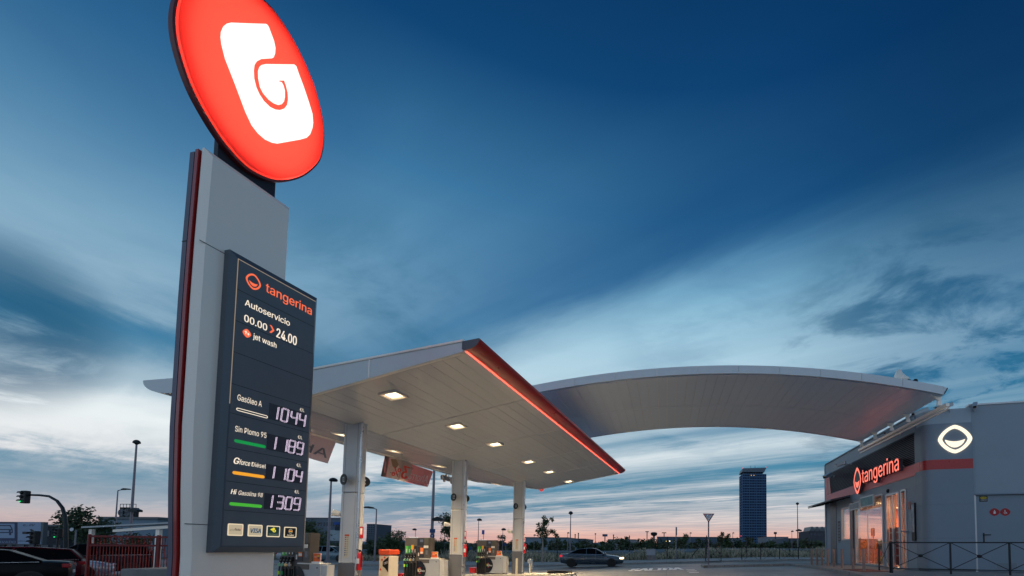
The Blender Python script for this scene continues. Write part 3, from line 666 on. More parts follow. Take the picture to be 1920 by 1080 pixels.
# columns
m_col = M('column cladding', (.55, .55, .55, 1), .42, .1, var=.05, scale=1.5)
m_skirt = M('column skirt', S(96, 98, 106), .55, var=.1, scale=3)
m_steel = M('brushed steel', (.6, .6, .6, 1), .3, .9)
m_sign = M('black disc', (.01, .01, .01, 1), .5)
mwp = M('white print', (.8, .8, .78, 1), .6, var=.03)
COLS = []
for i, (pl, pr_, py, txt, skz) in enumerate(((656.5, 688, 796.5, '01', .76), (856.5, 882, 865, '02', .93), (966.5, 985, 904, '03', 1.05))):
    pc = ATZ((pl + pr_) / 2, py, ZV); l = (pc - V).dot(D_); w = (pr_ - pl) / F * pc.y; w = .59; dp = .24
    c = CP(.02, l + dp / 2, 0); g = gz(c.x) + .13
    X, Y = E_, D_
    def cb(mb, x0, x1, y0, y1, z0, z1): mb.box(c + X * ((x0 + x1) / 2) + Y * ((y0 + y1) / 2) + UP * ((z0 + z1) / 2), (1, 1, 1), ax=(X * (x1 - x0), Y * (y1 - y0), UP * (z1 - z0)))
    mb = MB(); hw = w / 2
    for z0, z1 in ((skz, 2.72), (2.725, ZV + .06)):
        cb(mb, -hw, hw, -dp / 2, dp / 2, z0, z1)
    co = mb.build('column', m_col, can, bevel=.03)
    mb = MB(); cb(mb, -hw - .004, hw + .004, -dp / 2 - .004, dp / 2 + .004, g - .02, skz - .002); mb.build('column_skirt', m_skirt, co, bevel=.02)
    mb = MB(); cb(mb, hw + .002, hw + .06, -dp / 2 - .03, -dp / 2 + .05, g, ZV + .06); mb.build('corner_pipe', m_steel, co, bevel=.02)
    mb = MB(); cb(mb, -hw + .1, -hw + .106, -dp / 2 - .003, -dp / 2 + .01, skz, ZV + .03); cb(mb, hw - .1, hw - .094, -dp / 2 - .003, -dp / 2 + .01, skz, ZV + .03); mb.build('panel_joint', m_skirt, co)
    cz = (3.07, 3.19, 3.37)[i]
    ax_ = (-Y * .94 - X * .34).normalized(); hx_ = (X * .94 - Y * .34).normalized()
    for o_, q_ in ((c - X * .07 - Y * (dp / 2 + .16) + UP * cz, 1), (c + X * (hw - .11) + Y * (dp / 2 + .07) + UP * cz, 0)):
        if not q_: ax_, hx_ = (X * .9 - Y * .43).normalized(), (X * .43 + Y * .9).normalized()
        mb = MB(); mb.lathe(o_, [(.0, -.012), (.15, -.012), (.15, .012), (0, .012)], 28, ax_); ds = mb.build('number_disc', m_sign, co)
        mb = MB(); put_text(mb, txt, o_ + ax_ * .014 - UP * .07 - hx_ * .085, hx_, UP, w=.17, h=.14, bold=.02); mb.build('disc_number', mwp, ds)
        mb = MB(); mb.tube([o_ - ax_ * .012, o_ - ax_ * .05, o_ - ax_ * .05 + (Y * .12 if q_ else -X * .02 - Y * .1)], .02); mb.build('disc_bracket', m_steel, ds)
    # pictogram strip
    so_ = c + X * (-.02) + Y * (-dp / 2 - .004); zs0, zs1 = ((.92, 1.56), (1.02, 1.6), (1.13, 1.66))[i]
    mb = MB(); mb.box(so_ + UP * ((zs0 + zs1) / 2), (1, 1, 1), ax=(X * .15, Y * .006, UP * (zs1 - zs0))); st = mb.build('instruction_strip', M('strip card', S(206, 196, 170), .6, var=.1, scale=20), co)
    mb = MB(); mb.box(so_ - Y * .004 + UP * (zs1 - .025), (1, 1, 1), ax=(X * .15, Y * .004, UP * .05)); mb.build('strip_heading', M('strip orange', S(205, 84, 34), .6), st)
    mb = MB(); mb2 = MB(); mb3 = MB()
    for j in range(9):
        zz = zs1 - .085 - j * (zs1 - zs0 - .1) / 9
        (mb if j > 4 else mb2).lathe(so_ - Y * .0035 - X * .045 + UP * zz, [(.0, -.001), (.018, -.001), (.018, .002), (0, .002)], 10, -Y)
        for k in range(2): mb3.box(so_ - Y * .0045 + X * .02 + UP * (zz + .008 - k * .016), (1, 1, 1), ax=(X * (.07 - .02 * k), Y * .002, UP * .005))
    mb.build('pictogram', M('sign blue', S(26, 60, 120), .5), st); mb2.build('pictogram', M('sign red', S(190, 40, 30), .5), st); mb3.build('strip_text', M('dark print', S(60, 55, 50), .6), st)
    # fire point sign on the right side
    fs_ = c + X * (hw + .008) + Y * (.03)
    mb = MB(); mb.box(fs_ + UP * (1.62, 1.72, 1.78)[i], (1, 1, 1), ax=(X * .006, Y * .17, UP * .32)); fp = mb.build('fire_sign', M('fire sign red', S(178, 22, 22), .5), co)
    mb = MB(); mb.box(fs_ + X * .005 + UP * ((1.62, 1.72, 1.78)[i] + .03), (1, 1, 1), ax=(X * .004, Y * .07, UP * .18)); mb.build('fire_symbol', mwp, fp)
    COLS.append((c, l, g, hw, dp))
# fire extinguishers hang on the columns
mred = M('extinguisher red', S(190, 20, 24), .3, 0, var=.05, coat=.4)
for i, (c, l, g, hw, dp) in enumerate(COLS):
    zc = (.58, .86, .97)[i]; p = c + E_ * (hw + .14) - D_ * .12 + UP * zc
    t_ = thing('fire_extinguisher', 'red fire extinguisher hung on the ' + ('column marked 01', 'middle canopy column', 'farthest canopy column')[i], 'fire extinguisher', p, 'fire extinguishers on the canopy columns')
    mb = MB(); mb.lathe(p, [(.0, 0), (.062, .0), (.066, .03), (.066, .4), (.05, .46), (.025, .49), (.025, .52), (0, .52)], 16); mb.build('cylinder', mred, t_, smooth=True)
    mb = MB(); mb.tube([p + UP * .53, p + UP * .55 - D_ * .03, p + UP * .57 - D_ * .12], .012, 6); mb.box(p + UP * .535, (.05, .05, .05)); mb.build('valve', m_black, t_)
    mb = MB(); mb.tube([p + UP * .53 + E_ * .02, p + UP * .5 + E_ * .1 - D_ * .03, p + UP * .3 + E_ * .1 - D_ * .04, p + UP * .08 + E_ * .095 - D_ * .03], .013, 6); mb.build('hose', m_black, t_)
    mb = MB(); mb.box(p - D_ * .066 + UP * .25, (1, 1, 1), ax=(E_ * .08, D_ * .008, UP * .14)); mb.build('label_plate', mwp, t_)
    mb = MB(); mb.box(p - E_ * .085 + UP * .3, (.012, .05, .2)); mb.build('wall_hook', m_steel, t_)
# small horn cameras on the left of the columns
def horn(i, px, py, dl, label):
    c, l, g, hw, dp = COLS[i]; z = AT(px, py, (c - D_ * dp / 2).y).z; p = c - E_ * (hw + .12) - D_ * (dp / 2 - .1) + UP * z
    t_ = thing('security_camera', label, 'camera', p, 'white cameras on the canopy columns')
    ax = (-E_ * .6 - D_ * .6 + UP * .15).normalized()
    mb = MB(); mb.lathe(p - ax * .12, [(0, 0), (.05, 0), (.065, .04), (.085, .22), (.09, .3), (.07, .3), (0, .27)], 14, ax); mb.build('housing', M('white plastic', (.75, .74, .7, 1), .4, var=.04), t_, smooth=True)
    mb = MB(); mb.tube([p, p + E_ * .13], .018); mb.build('bracket', m_steel, t_)
horn(0, 645, 963, 0, 'white tube camera beside the column marked 01'); horn(1, 849, 984, 0, 'white tube camera beside the middle canopy column'); horn(2, 960, 997, 0, 'white tube camera beside the farthest canopy column')
# islands
for i, (c, l, g, hw, dp) in enumerate(COLS):
    a = CP(-2.35, l - .75, 0); 
    poly = [CP(-3.0, l - .55, 0), CP(2.7, l - .55, 0), CP(3.1, l - .25, 0), CP(3.1, l + .75, 0), CP(2.7, l + 1.05, 0), CP(-3.0, l + 1.05, 0)]
    pave('pump_island', [(p.x, p.y) for p in poly], .13, M('island concrete', (.58, .55, .48, 1), .7, var=.2, scale=4, bump=.2))

# ------------------------------------------------------------------ fuel dispensers
rotE = atan2(E_.y, E_.x)
m_pump = M('dispenser grey', S(88, 81, 76), .5, .1, var=.08, scale=3)
m_pdark = M('dispenser dark', S(40, 40, 44), .45, var=.1, scale=3)
m_cab = M('cabinet silver', (.50, .50, .50, 1), .35, .35, var=.05, scale=2)
mhose = M('hose rubber', (.012, .012, .012, 1), .45)
def make_pump():
    r = local_thing('fuel_dispenser', 'x', 'fuel pump', 'fuel dispensers under the canopy')
    g, h, w1, w2, dp = .0, 1.72, 1.17, .66, .24
    mb = MB(); mb.box((w1 / 2, dp / 2, .72 + (h - .72) / 2), (w1, dp, h - .72)); mb.box((.29, dp / 2 + .06, .36), (.58, dp - .13, .72)); mb.box((.02, dp / 2, .36), (.04, dp, .72)); mb.box((.56, dp / 2, .36), (.04, dp, .72))
    body = mb.build('body', m_pump, r, bevel=.012)
    for k in range(4):
        mb = MB(); mb.box((.13 + .11 * k, .1, h + .015), (.05, .06, .03)); mb.build('top_lamp', E('small white lamp', (240, 235, 230), .8), body)
    mb = MB(); mb.box((.76, -.006, h - .17), (.32, .012, .30)); dsp = mb.build('display_panel', m_pdark, r, bevel=.004)
    mb = MB(); mb.box((.80, -.014, h - .12), (.14, .006, .1)); mb.build('display', E('lcd', (120, 126, 140), .5), dsp)
    mb = MB(); mb.box((.76, -.006, h - .56), (.32, .012, .42)); pp = mb.build('payment_panel', m_pdark, r, bevel=.004)
    mb = MB(); mb.box((.83, -.014, h - .52), (.15, .006, .25)); s_ = mb.build('orange_notice', M('notice orange', S(232, 120, 40), .55), pp)
    mb = MB(); mb.box((.83, -.019, h - .59), (.13, .004, .07)); mb.build('notice_text', M('pale card', S(220, 210, 200), .6), s_)
    mb = MB(); mb.box((.68, -.014, h - .66), (.05, .006, .13)); mb.build('receipt_slot', M('pale card', S(220, 210, 200), .6), pp)
    mb = MB(); mb.box((1.05, -.02, h - .15), (.22, .04, .27)); cr = mb.build('card_reader', M('reader grey', S(84, 80, 68), .5), r, bevel=.01)
    mb = MB(); mb.box((1.05, -.046, h - .36), (.2, .02, .1)); mb.build('keypad', M('keypad white', S(226, 220, 210), .5, var=.3, scale=40), cr)
    mb = MB(); mb.box((1.05, -.006, h - .58), (.08, .012, .17)); mb.build('side_notice', M('side notice', S(120, 118, 122), .6), r)
    cols = [((90, 190, 70), 'light green grade plate'), ((16, 140, 62), 'green grade plate'), ((236, 170, 40), 'amber and black grade plate'), ((26, 22, 24), 'black grade plate')]
    for k, (cc_, lb_) in enumerate(cols):
        x = .105 + .135 * k; top = h - .33 if k != 2 else h - .29; bot = h - .62
        mb = MB(); mb.box((x, -.005, (top + bot) / 2), (.118, .012, top - bot)); gp = mb.build('grade_plate', M('grade %d %d %d' % cc_, S(*cc_), .5, var=.03), r); gp['label'] = lb_
        if k == 2:
            mb = MB(); mb.box((x, -.013, bot + .07), (.116, .004, .14)); mb.build('plate_band', M('card black paint', (.01, .01, .01, 1), .5), gp)
            mb = MB(); mb.quad((x - .058, -.0155, bot + .12), (x + .058, -.0155, bot + .12), (x + .058, -.0155, bot + .18), (x + .02, -.0155, bot + .15), (x, -.0155, bot + .19), (x - .03, -.0155, bot + .15), (x - .058, -.0155, bot + .18)); mb.build('plate_flame', M('sign red', S(190, 40, 30), .5), gp)
        mb = MB(); mb.box((x, -.0175, bot + .11), (.022, .004, .12)); mb.lathe((x, -.0165, bot + .05), [(0, -.001), (.018, -.001), (.018, .002), (0, .002)], 10, (0, -1, 0)); mb.build('plate_mark', mwp, gp)
    mb = MB(); mb.box((.31, .09, .72 + (h - .64 - .72) / 2), (.54, .02, h - .64 - .74)); mb.box((.31, .1, .36), (.52, .02, .7)); mb.build('nozzle_bay', m_pdark, r)
    nz = [(40, 150, 60), (20, 120, 70), (230, 160, 40), (60, 64, 70)]
    for k in range(4):
        x = .10 + .137 * k
        mb = MB(); mb.box((x, -.02, 1.0), (.075, .06, .13)); mb.tube([(x + .012, -.03, 1.05), (x + .02, -.06, .96), (x + .005, -.075, .87)], [.03, .036, .03], 8); n_ = mb.build('nozzle', m_black, r, bevel=.008)
        mb = MB(); mb.tube([(x + .035, -.075, .98), (x + .02, -.085, .90), (x - .02, -.085, .82)], .02, 6); mb.build('nozzle_spout', m_steel, n_)
        mb = MB(); mb.lathe((x - .01, -.07, .84), [(0, -.05), (.04, -.04), (.052, 0), (.04, .04), (0, .05)], 10); mb.build('nozzle_guard', M('guard %d' % k, S(*(lambda c: (c[0] * .5 + 110, c[1] * .5 + 110, c[2] * .5 + 110))(nz[k])), .45), n_, smooth=True)
        mb = MB(); mb.tube([(x - .01, -.07, .82), (x - .012, -.08, .68), (x + .01, -.09, .4), (x + .035, -.08, .14), (x + .05, -.03, .06), (x + .05, .03, .12), (x + .03, .06, .5), (x + .02, .07, .95)], .019, 8); hs = mb.build('hose', mhose, r, smooth='all')
        if k < 2:
            mb = MB(); mb.tube([(x - .012, -.08, .66), (x - .006, -.085, .56)], .03, 8); mb.build('hose_sleeve', M('sleeve %d' % k, S(*((190, 230, 40), (30, 150, 90))[k]), .5), hs)
    # side cabinet with the black curved badge
    mb = MB(); mb.box((.58 + 1.05 / 2, dp / 2, .44), (1.05, dp - .02, .86)); cbn = mb.build('cabinet', m_cab, r, bevel=.02)
    mb = MB(); mb.box((1.17, dp / 2, .885), (.92, dp + .03, .035)); mb.box((.6 + 1.03 + .11, dp / 2, .44), (.2, dp * .8, .84)); mb.build('cabinet_top', M('cabinet cap', (.62, .6, .57, 1), .4, .2), cbn, bevel=.01)
    mb = MB(); o = [(.585, .04), (.585, .80)]; 
    for j in range(11): t = j / 10; o.append((.75 + .27 * sin(t * pi) ** .8 if False else .80 + .235 * (1 - abs(2 * t - 1) ** 2.2), .80 - .76 * t))
    mb.slab([(x, .0, z) for x, z in o], (0, -.006, 0)); bd = mb.build('badge', M('badge black', (.008, .008, .009, 1), .25), cbn, tri=True)
    mb = MB(); put_text(mb, 'G', (.70, -.0085, .37), Vector((1, 0, 0)), UP, h=.12, w=.11, bold=.03, shear=.2); put_text(mb, 'force', (.82, -.0085, .38), Vector((1, 0, 0)), UP, w=.17, h=.075, bold=.02, shear=.2); mb.build('badge_lettering', mwp, bd)
    for nm, cc_, a0, a1, rr in (('swirl', (230, 200, 50), 2.2, 3.9, .105), ('swirl', (90, 180, 60), 3.3, 4.0, .12), ('swirl', (200, 40, 30), 1.2, 2.4, .10), ('swirl', (200, 40, 30), 4.2, 5.2, .13)):
        mb = MB(); pts = []
        for j in range(9): a = a0 + (a1 - a0) * j / 8; pts.append((.76 + (rr + .0) * cos(a), -.0075, .44 + rr * sin(a)))
        for j in range(8, -1, -1): a = a0 + (a1 - a0) * j / 8; pts.append((.76 + (rr - .035 * sin(pi * j / 8)) * cos(a), -.0075, .44 + (rr - .035 * sin(pi * j / 8)) * sin(a)))
        mb.quad(*pts); mb.build('badge_swirl', M('swirl %d' % cc_[0], S(*cc_), .4), bd, tri=True)
    mb = MB(); mb.lathe((1.5, -.002, .78), [(0, 0), (.022, 0), (.022, .006), (0, .006)], 12, (0, -1, 0)); mb.build('cabinet_lock', m_black, cbn)
    mb = MB(); mb.box((.88, dp / 2, .0), (1.74, dp - .04, .08)); mb.build('plinth', m_black, r)
    return r
plab = ('fuel dispenser partly hidden behind the price totem', 'fuel dispenser between the column marked 01 and the middle column', 'fuel dispenser beside the farthest canopy column')
pcard = ('orange promotional card on the dispenser behind the totem', 'orange promotional card on the dispenser beside the middle column', 'orange promotional card on the farthest dispenser')
PSC = (1.14, 1.12, 1.0)
PROT = [radians(a) for a in (-10, -7, -5)]
pump0 = make_pump()
for i, (c, l, g, hw, dp) in enumerate(COLS):
    r = pump0 if i == 0 else copy_tree(pump0)
    q = CP(-2.28 if i else -2.2, l - .1, g); r.location = q; r.rotation_euler = (0, 0, rotE + PROT[i]); r.scale = (PSC[i], 1, 1); r['label'] = plab[i]; r['_o'] = tuple(q)
X3, Y3 = Vector((cos(rotE), sin(rotE), 0)), Vector((-sin(rotE), cos(rotE), 0))
for i, (c, l, g, hw, dp) in enumerate(COLS):
    q = CP(-2.28 if i else -2.2, l - .1, g)
    X0, Y0 = X3, Y3; X3, Y3 = Vector((cos(rotE + PROT[i]), sin(rotE + PROT[i]), 0)), Vector((-sin(rotE + PROT[i]), cos(rotE + PROT[i]), 0))
    p = q + X3 * 1.33 * PSC[i] + Y3 * .1 + UP * .903
    k = thing('promo_card', pcard[i], 'card stand', p, 'promotional cards on the dispensers')
    mb = MB(); mb.box(p + UP * .02, (1, 1, 1), ax=(X3 * .33, Y3 * .1, UP * .04)); mb.box(p + UP * .14, (1, 1, 1), ax=(X3 * .33, Y3 * .014, UP * .26)); mb.build('stand', M('stand white', (.75, .74, .72, 1), .4), k)
    mb = MB(); mb.box(p + UP * .15 - Y3 * .009, (1, 1, 1), ax=(X3 * .30, Y3 * .006, UP * .22)); fc = mb.build('card', M('promo orange', S(236, 104, 40), .5, var=.15, scale=8), k)
    mb = MB(); put_text(mb, 'hola', p - X3 * .13 - Y3 * .0135 + UP * .15, X3, UP, w=.11, h=.05, bold=.02); mb.build('card_lettering', mwp, fc)
    mb = MB(); mb.quad(*[p + X3 * u - Y3 * .013 + UP * v for u, v in ((0, .17), (.12, .18), (.13, .21), (.01, .2))]); mb.build('card_patch', M('promo yellow', S(220, 200, 50), .5), fc)
    mb = MB(); mb.box(p + X3 * .08 - Y3 * .0135 + UP * .14, (1, 1, 1), ax=(X3 * .08, Y3 * .003, UP * .045)); mb.build('card_picture', M('promo brown', S(110, 70, 50), .5), fc)
    X3, Y3 = X0, Y0
    p = q - X3 * .28 + Y3 * .2
    bk = thing('sand_bucket', ('red box on the island left of the dispenser behind the totem', 'red box on the island left of the middle dispenser', 'red box on the island left of the farthest dispenser')[i], 'box', p, 'red boxes at the island ends')
    mb = MB(); w_ = .17; mb.loft([[p + X3 * (sx * w_ * k) + Y3 * (sy * w_ * k) + UP * z for sx, sy in ((-1, -1), (1, -1), (1, 1), (-1, 1))] for k, z in ((.85, 0), (1, .24))]); mb.build('bucket', mred, bk, bevel=.01)
    mb = MB(); mb.box(p + UP * .26, (1, 1, 1), ax=(X3 * .37, Y3 * .37, UP * .035)); mb.build('lid', mred, bk, bevel=.01)
# service bin with orange top
c, l, g, hw, dp = COLS[0]
p = AT(730, 1030, (c + D_ * .35).y + .4); p.z = g
sb_ = thing('service_bin', 'slim cream service bin with orange top and black mouth beside the first column', 'bin', p)
mb = MB(); mb.box(p + UP * .55, (1, 1, 1), ax=(X3 * .36, Y3 * .36, UP * 1.1)); bn = mb.build('body', M('bin cream', S(214, 200, 178), .5, var=.06), sb_, bevel=.03)
mb = MB(); mb.box(p + UP * 1.2, (1, 1, 1), ax=(X3 * .39, Y3 * .39, UP * .16)); mb.build('top', M('bin orange', S(214, 76, 34), .45), sb_, bevel=.03)
mb = MB(); mb.slab([p + X3 * u - Y3 * .182 + UP * v for u, v in ((-.03, .92), (.06, 1.0), (.17, 1.07), (.17, .62), (.06, .74), (-.03, .8))], -Y3 * .006); mt_ = mb.build('mouth', m_black, sb_, tri=True)
mb = MB(); mb.slab([p + X3 * u - Y3 * .189 + UP * v for u, v in ((-.01, .9), (.15, .95), (.15, .88), (.02, .83))], -Y3 * .006); mb.build('flap', m_steel, mt_)
for u, v in ((-.06, .98), (.03, 1.05), (-.1, .7)):
    mb = MB(); ring(mb, p + X3 * u - Y3 * .183 + UP * v, X3, UP, .035, .035, .03, 1.5); mb.build('dot_mark', M('bin orange', S(214, 76, 34), .45), bn)
# posts near the last column
c, l, g, hw, dp = COLS[2]
p = AT(969, 1050, c.y - dp / 2 - .55); p.z = g
mb = MB(); mb.lathe(p, [(.055, 0), (.055, .78), (.045, .8)], 12); tag(mb.build('bollard', M('bollard cream', S(206, 200, 180), .5, var=.1), base=p), 'cream guard post in front of the farthest canopy column', 'bollard')
p = AT(994, 1050, c.y - .3); p.z = g
aw = thing('water_post', 'pale metal service post with round gauge right of the farthest column', 'service post', p)
mb = MB(); mb.tube([p, p + UP * .58], .045, 10); mb.build('post', M('bollard cream', S(206, 200, 180), .5, var=.1), aw)
mb = MB(); mb.lathe(p + UP * .66 - Y3 * .06, [(0, 0), (.12, 0), (.13, .03), (.13, .1), (.1, .12), (0, .12)], 16, Y3); mb.box(p + UP * .4 + X3 * .1, (1, 1, 1), ax=(X3 * .08, Y3 * .1, UP * .34)); mb.build('gauge', m_steel, aw, smooth=True)
p = AT(1025, 1066, c.y - .1); p.z = gz(p.x) + .13
p = CP(2.35, l + .25, 0); p.z = gz(p.x) + .13
gr_ = MB(); gr_.box(p + UP * .012, (1, 1, 1), ax=(X3 * 1.15, Y3 * .6, UP * .02)); gt = tag(gr_.build('drain_grate', m_pdark, base=p), 'low slatted steel grate at the end of the farthest pump island', 'grate')
mb = MB()
for k in range(16): mb.box(p + X3 * (-.53 + .07 * k) + UP * .07, (1, 1, 1), ax=(X3 * .022, Y3 * .56, UP * .1))
mb.box(p + UP * .125 - Y3 * .27, (1, 1, 1), ax=(X3 * 1.15, Y3 * .03, UP * .02)); mb.build('slats', m_pdark, gt)

# ------------------------------------------------------------------ hung banners, hanging letters, red lamp
PL = CP(SL - .3, 0, 0); NB_ = Vector((D_.y, -D_.x, 0))
def bpl(px, py): return ONP(px, py, PL, NB_)
def cloth(n_, col, k=.45):
    if n_ in MATS: return MATS[n_]
    m = bpy.data.materials.new(n_); m.use_nodes = True; t = m.node_tree; t.nodes.clear(); b = NB(t)
    c_ = b.mix(b.noise(b.n('ShaderNodeTexCoord').outputs['Object'], 2.5, 4, .6), tuple(v * .88 for v in col[:3]) + (1,), col)
    d_ = b.n('ShaderNodeBsdfDiffuse'); tl = b.n('ShaderNodeBsdfTranslucent'); t.links.new(c_, d_.inputs[0]); t.links.new(c_, tl.inputs[0])
    mx = b.n('ShaderNodeMixShader'); mx.inputs[0].default_value = k; t.links.new(d_.outputs[0], mx.inputs[1]); t.links.new(tl.outputs[0], mx.inputs[2])
    o = b.n('ShaderNodeOutputMaterial'); t.links.new(mx.outputs[0], o.inputs[0]); MATS[n_] = m; return m
mb_ban = cloth('banner red', (.92, .46, .52, 1)); mb_grey = cloth('banner pale', S(250, 240, 240))
def banner(quad, label, full):
    p = [bpl(*k) for k in quad]                      # near-top, far-top, far-bottom, near-bottom
    def B(u, v, off=0): a = p[0].lerp(p[1], u); c = p[3].lerp(p[2], u); q = a.lerp(c, v); return q + NB_ * (off + .05 * sin(u * 7) * v)
    root = thing('banner', label, 'banner', (p[0] + p[2]) / 2, 'banners hung along the canopy edge')
    def patch(u0, u1, v0, v1, off, nu=14): 
        m_ = MB()
        for j in range(nu):
            a, c = u0 + (u1 - u0) * j / nu, u0 + (u1 - u0) * (j + 1) / nu
            m_.slab([B(a, v0, off), B(c, v0, off), B(c, v1, off), B(a, v1, off)], -NB_ * .002)
        return m_
    ub = .52
    rd = patch(0, 1, 0, 1, 0).build('cloth', mb_ban if full else cloth('banner pale pink', (.94, .78, .82, 1)), root)  # the banner without the offer print has a paler pink cloth
    if full:
        pa = patch(.09, .46, .0, 1, .003).build('pale_panel', mb_grey, rd)
        m_ = MB(); arc = []
        for j in range(11): t = j / 10; arc.append(B(.22 + .10 * (1 - t) - .02 + .06 * sin(t * pi), 1 - t, .006))
        arc += [B(.56 - .06 * (2 * j / 10 - 1) ** 2, j / 10, .006) for j in range(11)]
        m_.quad(*arc); m_.build('grey_curve', cloth('banner grey', S(214, 206, 210)), pa, tri=True)
        m_ = MB(); patch(0, .075, 0, 1, .003).build('dark_hem', M('banner hem', S(112, 100, 104), .7), rd)
        m_ = MB(); m_.quad(B(.11, .1, .006), B(.2, .02, .006), B(.28, .2, .006), B(.22, .5, .006), B(.16, .4, .006)); m_.build('card_picture', M('banner ochre', S(170, 150, 130), .7), pa)
    dX = (p[0] - p[1]).normalized()
    hz_ = (p[0].z - p[3].z)
    m_ = MB()
    def word(s, u, v, wu, hh, b_=.02, m__=None):
        o = B(u, v, .009); e2 = B(u - wu, v, .009); X = (e2 - o); put_text(m__ or m_, s, o, X.normalized(), (B(u, v - .1, .009) - o).normalized(), w=X.length, h=hh * hz_, bold=b_)
    if full:
        word('Ahorra', .95, .80, .42, .44); m_.build('lettering', cloth('banner pale text', S(250, 235, 245)), rd)
        m_ = MB(); word('3', .50, .86, .14, .66, .06); word('%', .33, .86, .16, .45, .02); m_.build('big_number', cloth('banner coral', S(252, 120, 116)), rd)
        m_ = MB(); word('un', .57, .26, .06, .12, 0); word('lorem' if False else 'tarjeta', .3, .75, .16, .05, 0); m_.build('small_lettering', M('dark print', S(60, 55, 50), .6), rd)
        m_ = MB(); word('con tu tarjeta', .9, .95, .35, .06, 0); m_.build('small_lettering', M('dark print', S(60, 55, 50), .6), rd)
    else:
        word('Aho', .93, .80, .9, .42); m_.build('lettering', cloth('banner blue grey', S(150, 160, 180)), rd)
    m_ = MB()
    for u in (.05, .95): m_.tube([B(u, 0), B(u, 0) + UP * .16], .006, 5)
    m_.build('cord', m_steel, root)
banner(((546, 800), (630, 829), (613, 869), (530, 842)), 'pale red banner with large letters seen from behind next to the totem', False)
banner(((722, 853), (812, 884), (801, 913), (714, 893)), 'red and grey banner with a reversed 3% offer hung between two columns', True)
p1, p2 = bpl(853, 905), bpl(829, 899)
hs = thing('hanging_letters', 'hanging metal brand letters seen from behind left of the middle column', 'sign', (p1 + p2) / 2)
dX = (p2 - p1); dX.z = 0
mb = MB(); put_text(mb, 'galp', p1 + UP * .0, dX.normalized(), UP, w=dX.length, h=.34, bold=.03, thick=.10, N=NB_); lets = mb.build('letters', M('letter bronze', S(176, 164, 160), .5, .1), hs)
mid = (p1 + p2) / 2; mid.z = p1.z + .2
mb = MB(); mb.tube([mid, Vector((mid.x, mid.y, ZL + .03))], .025, 8); mb.build('rod', m_steel, hs)
p = CP(.05, LEN + .15, 0); pz = AT(1015, 917, p.y).z
p = Vector((p.x, p.y, pz))
hl = thing('red_lamp', 'small red heart shaped lamp hanging at the far end of the canopy valley', 'lamp', p)
mb = MB(); o = []
for j in range(24): t = 2 * pi * j / 24; o.append(p + E_ * (.0105 * 16 * sin(t) ** 3) + UP * (.0105 * (13 * cos(t) - 5 * cos(2 * t) - 2 * cos(3 * t) - cos(4 * t))))
mb.slab(o, D_ * .08); mb.build('lamp_body', E('red heart', (225, 60, 50), .9), hl, tri=True)
mb = MB(); mb.tube([p + UP * .08, p + UP * .3], .012, 6); mb.box(p + UP * .3 - D_ * .1, (1, 1, 1), ax=(E_ * .03, D_ * .3, UP * .03)); mb.build('bracket', m_black, hl)

# ------------------------------------------------------------------ arched roof between canopy and shop
YA, YB = 14.6, 21.1
tl2, pk, tr2 = AT(1010, 723, YA), AT(1340, 685, YA), AT(1770, 722, YA)
xl, xr = tl2.x, tr2.x; xm = (xl + xr) / 2; half_c = (xr - xl) / 2; sag = AT(CX + xm / YA * F, 685, YA).z - (tl2.z + tr2.z) / 2; zend = (tl2.z + tr2.z) / 2
Rc = (half_c ** 2 + sag ** 2) / (2 * sag); zc0 = zend + sag - Rc
def arcz(x): return zc0 + sqrt(Rc * Rc - (x - xm) ** 2)
TH = .27
zsh = AT(1610, 829, YB).z - (arcz(xr) - TH)
def AX(x, f, dz): return Vector((x - .25 * f * 0, YA + (YB - YA) * f, arcz(x) + dz + zsh * f * .6))
ar = thing('arched_roof', 'long shallow arched roof spanning from the pump canopy to the shop', 'roof', (xm, YA, gz(xm)))
m_asof = M('arch soffit metal', (.74, .84, .98, 1), .24, .0, plain=True)
m_arf = M('arch fascia', (.56, .59, .61, 1), .4, .2, var=.04)
random.seed(8); nseg = 44; x0a, x1a = xl - 1.5, xr
mb = MB(); 
for i in range(nseg):
    for f0, f1 in ((.02, .495), (.5, .975)):
        a, c = x0a + (x1a - x0a) * i / nseg, x0a + (x1a - x0a) * (i + 1) / nseg - .008
        w1, w2 = random.uniform(-.004, .004), random.uniform(-.004, .004)
        mb.slab([AX(a, f0, -TH + w1), AX(c, f0, -TH + w2), AX(c, f1, -TH - w1), AX(a, f1, -TH - w2)], (0, 0, .03))
mb.build('soffit', m_asof, ar)
for f, nm in ((0, 1), (1, -1)):
    mb = MB(); npan = 11
    for i in range(npan):
        for k in range(4):
            a = x0a + (x1a - x0a) * (i + k / 4) / npan; c = x0a + (x1a - x0a) * (i + (k + 1) / 4) / npan - (.010 if k == 3 else 0)
            A_, B_ = AX(a, f, -TH), AX(c, f, -TH)
            mb.slab([A_, B_, AX(c, f, 0), AX(a, f, 0)], (0, .06 * nm, 0))
    mb.build('fascia', m_arf, ar)
mb = MB(); secs = []
for i in range(nseg + 1):
    x = x0a + .02 + (x1a - x0a - .04) * i / nseg; secs.append([AX(x, .012, -TH + .04), AX(x, .012, -.02), AX(x, .988, -.02), AX(x, .988, -TH + .04)])
mb.loft(secs); mb.build('roof_deck', m_grey, ar)
mb = MB(); mb.slab([AX(xr + .002, 0, -TH), AX(xr + .13, 0, -.03), AX(xr + .13, 1, -.03), AX(xr + .002, 1, -TH)], (-.02, 0, .03)); mb.slab([AX(xr + .002, 0, -TH), AX(xr + .13, 0, -.03), AX(xr - .02, 0, -.001)], (0, .02, 0)); mb.build('end_cap', m_arf, ar)
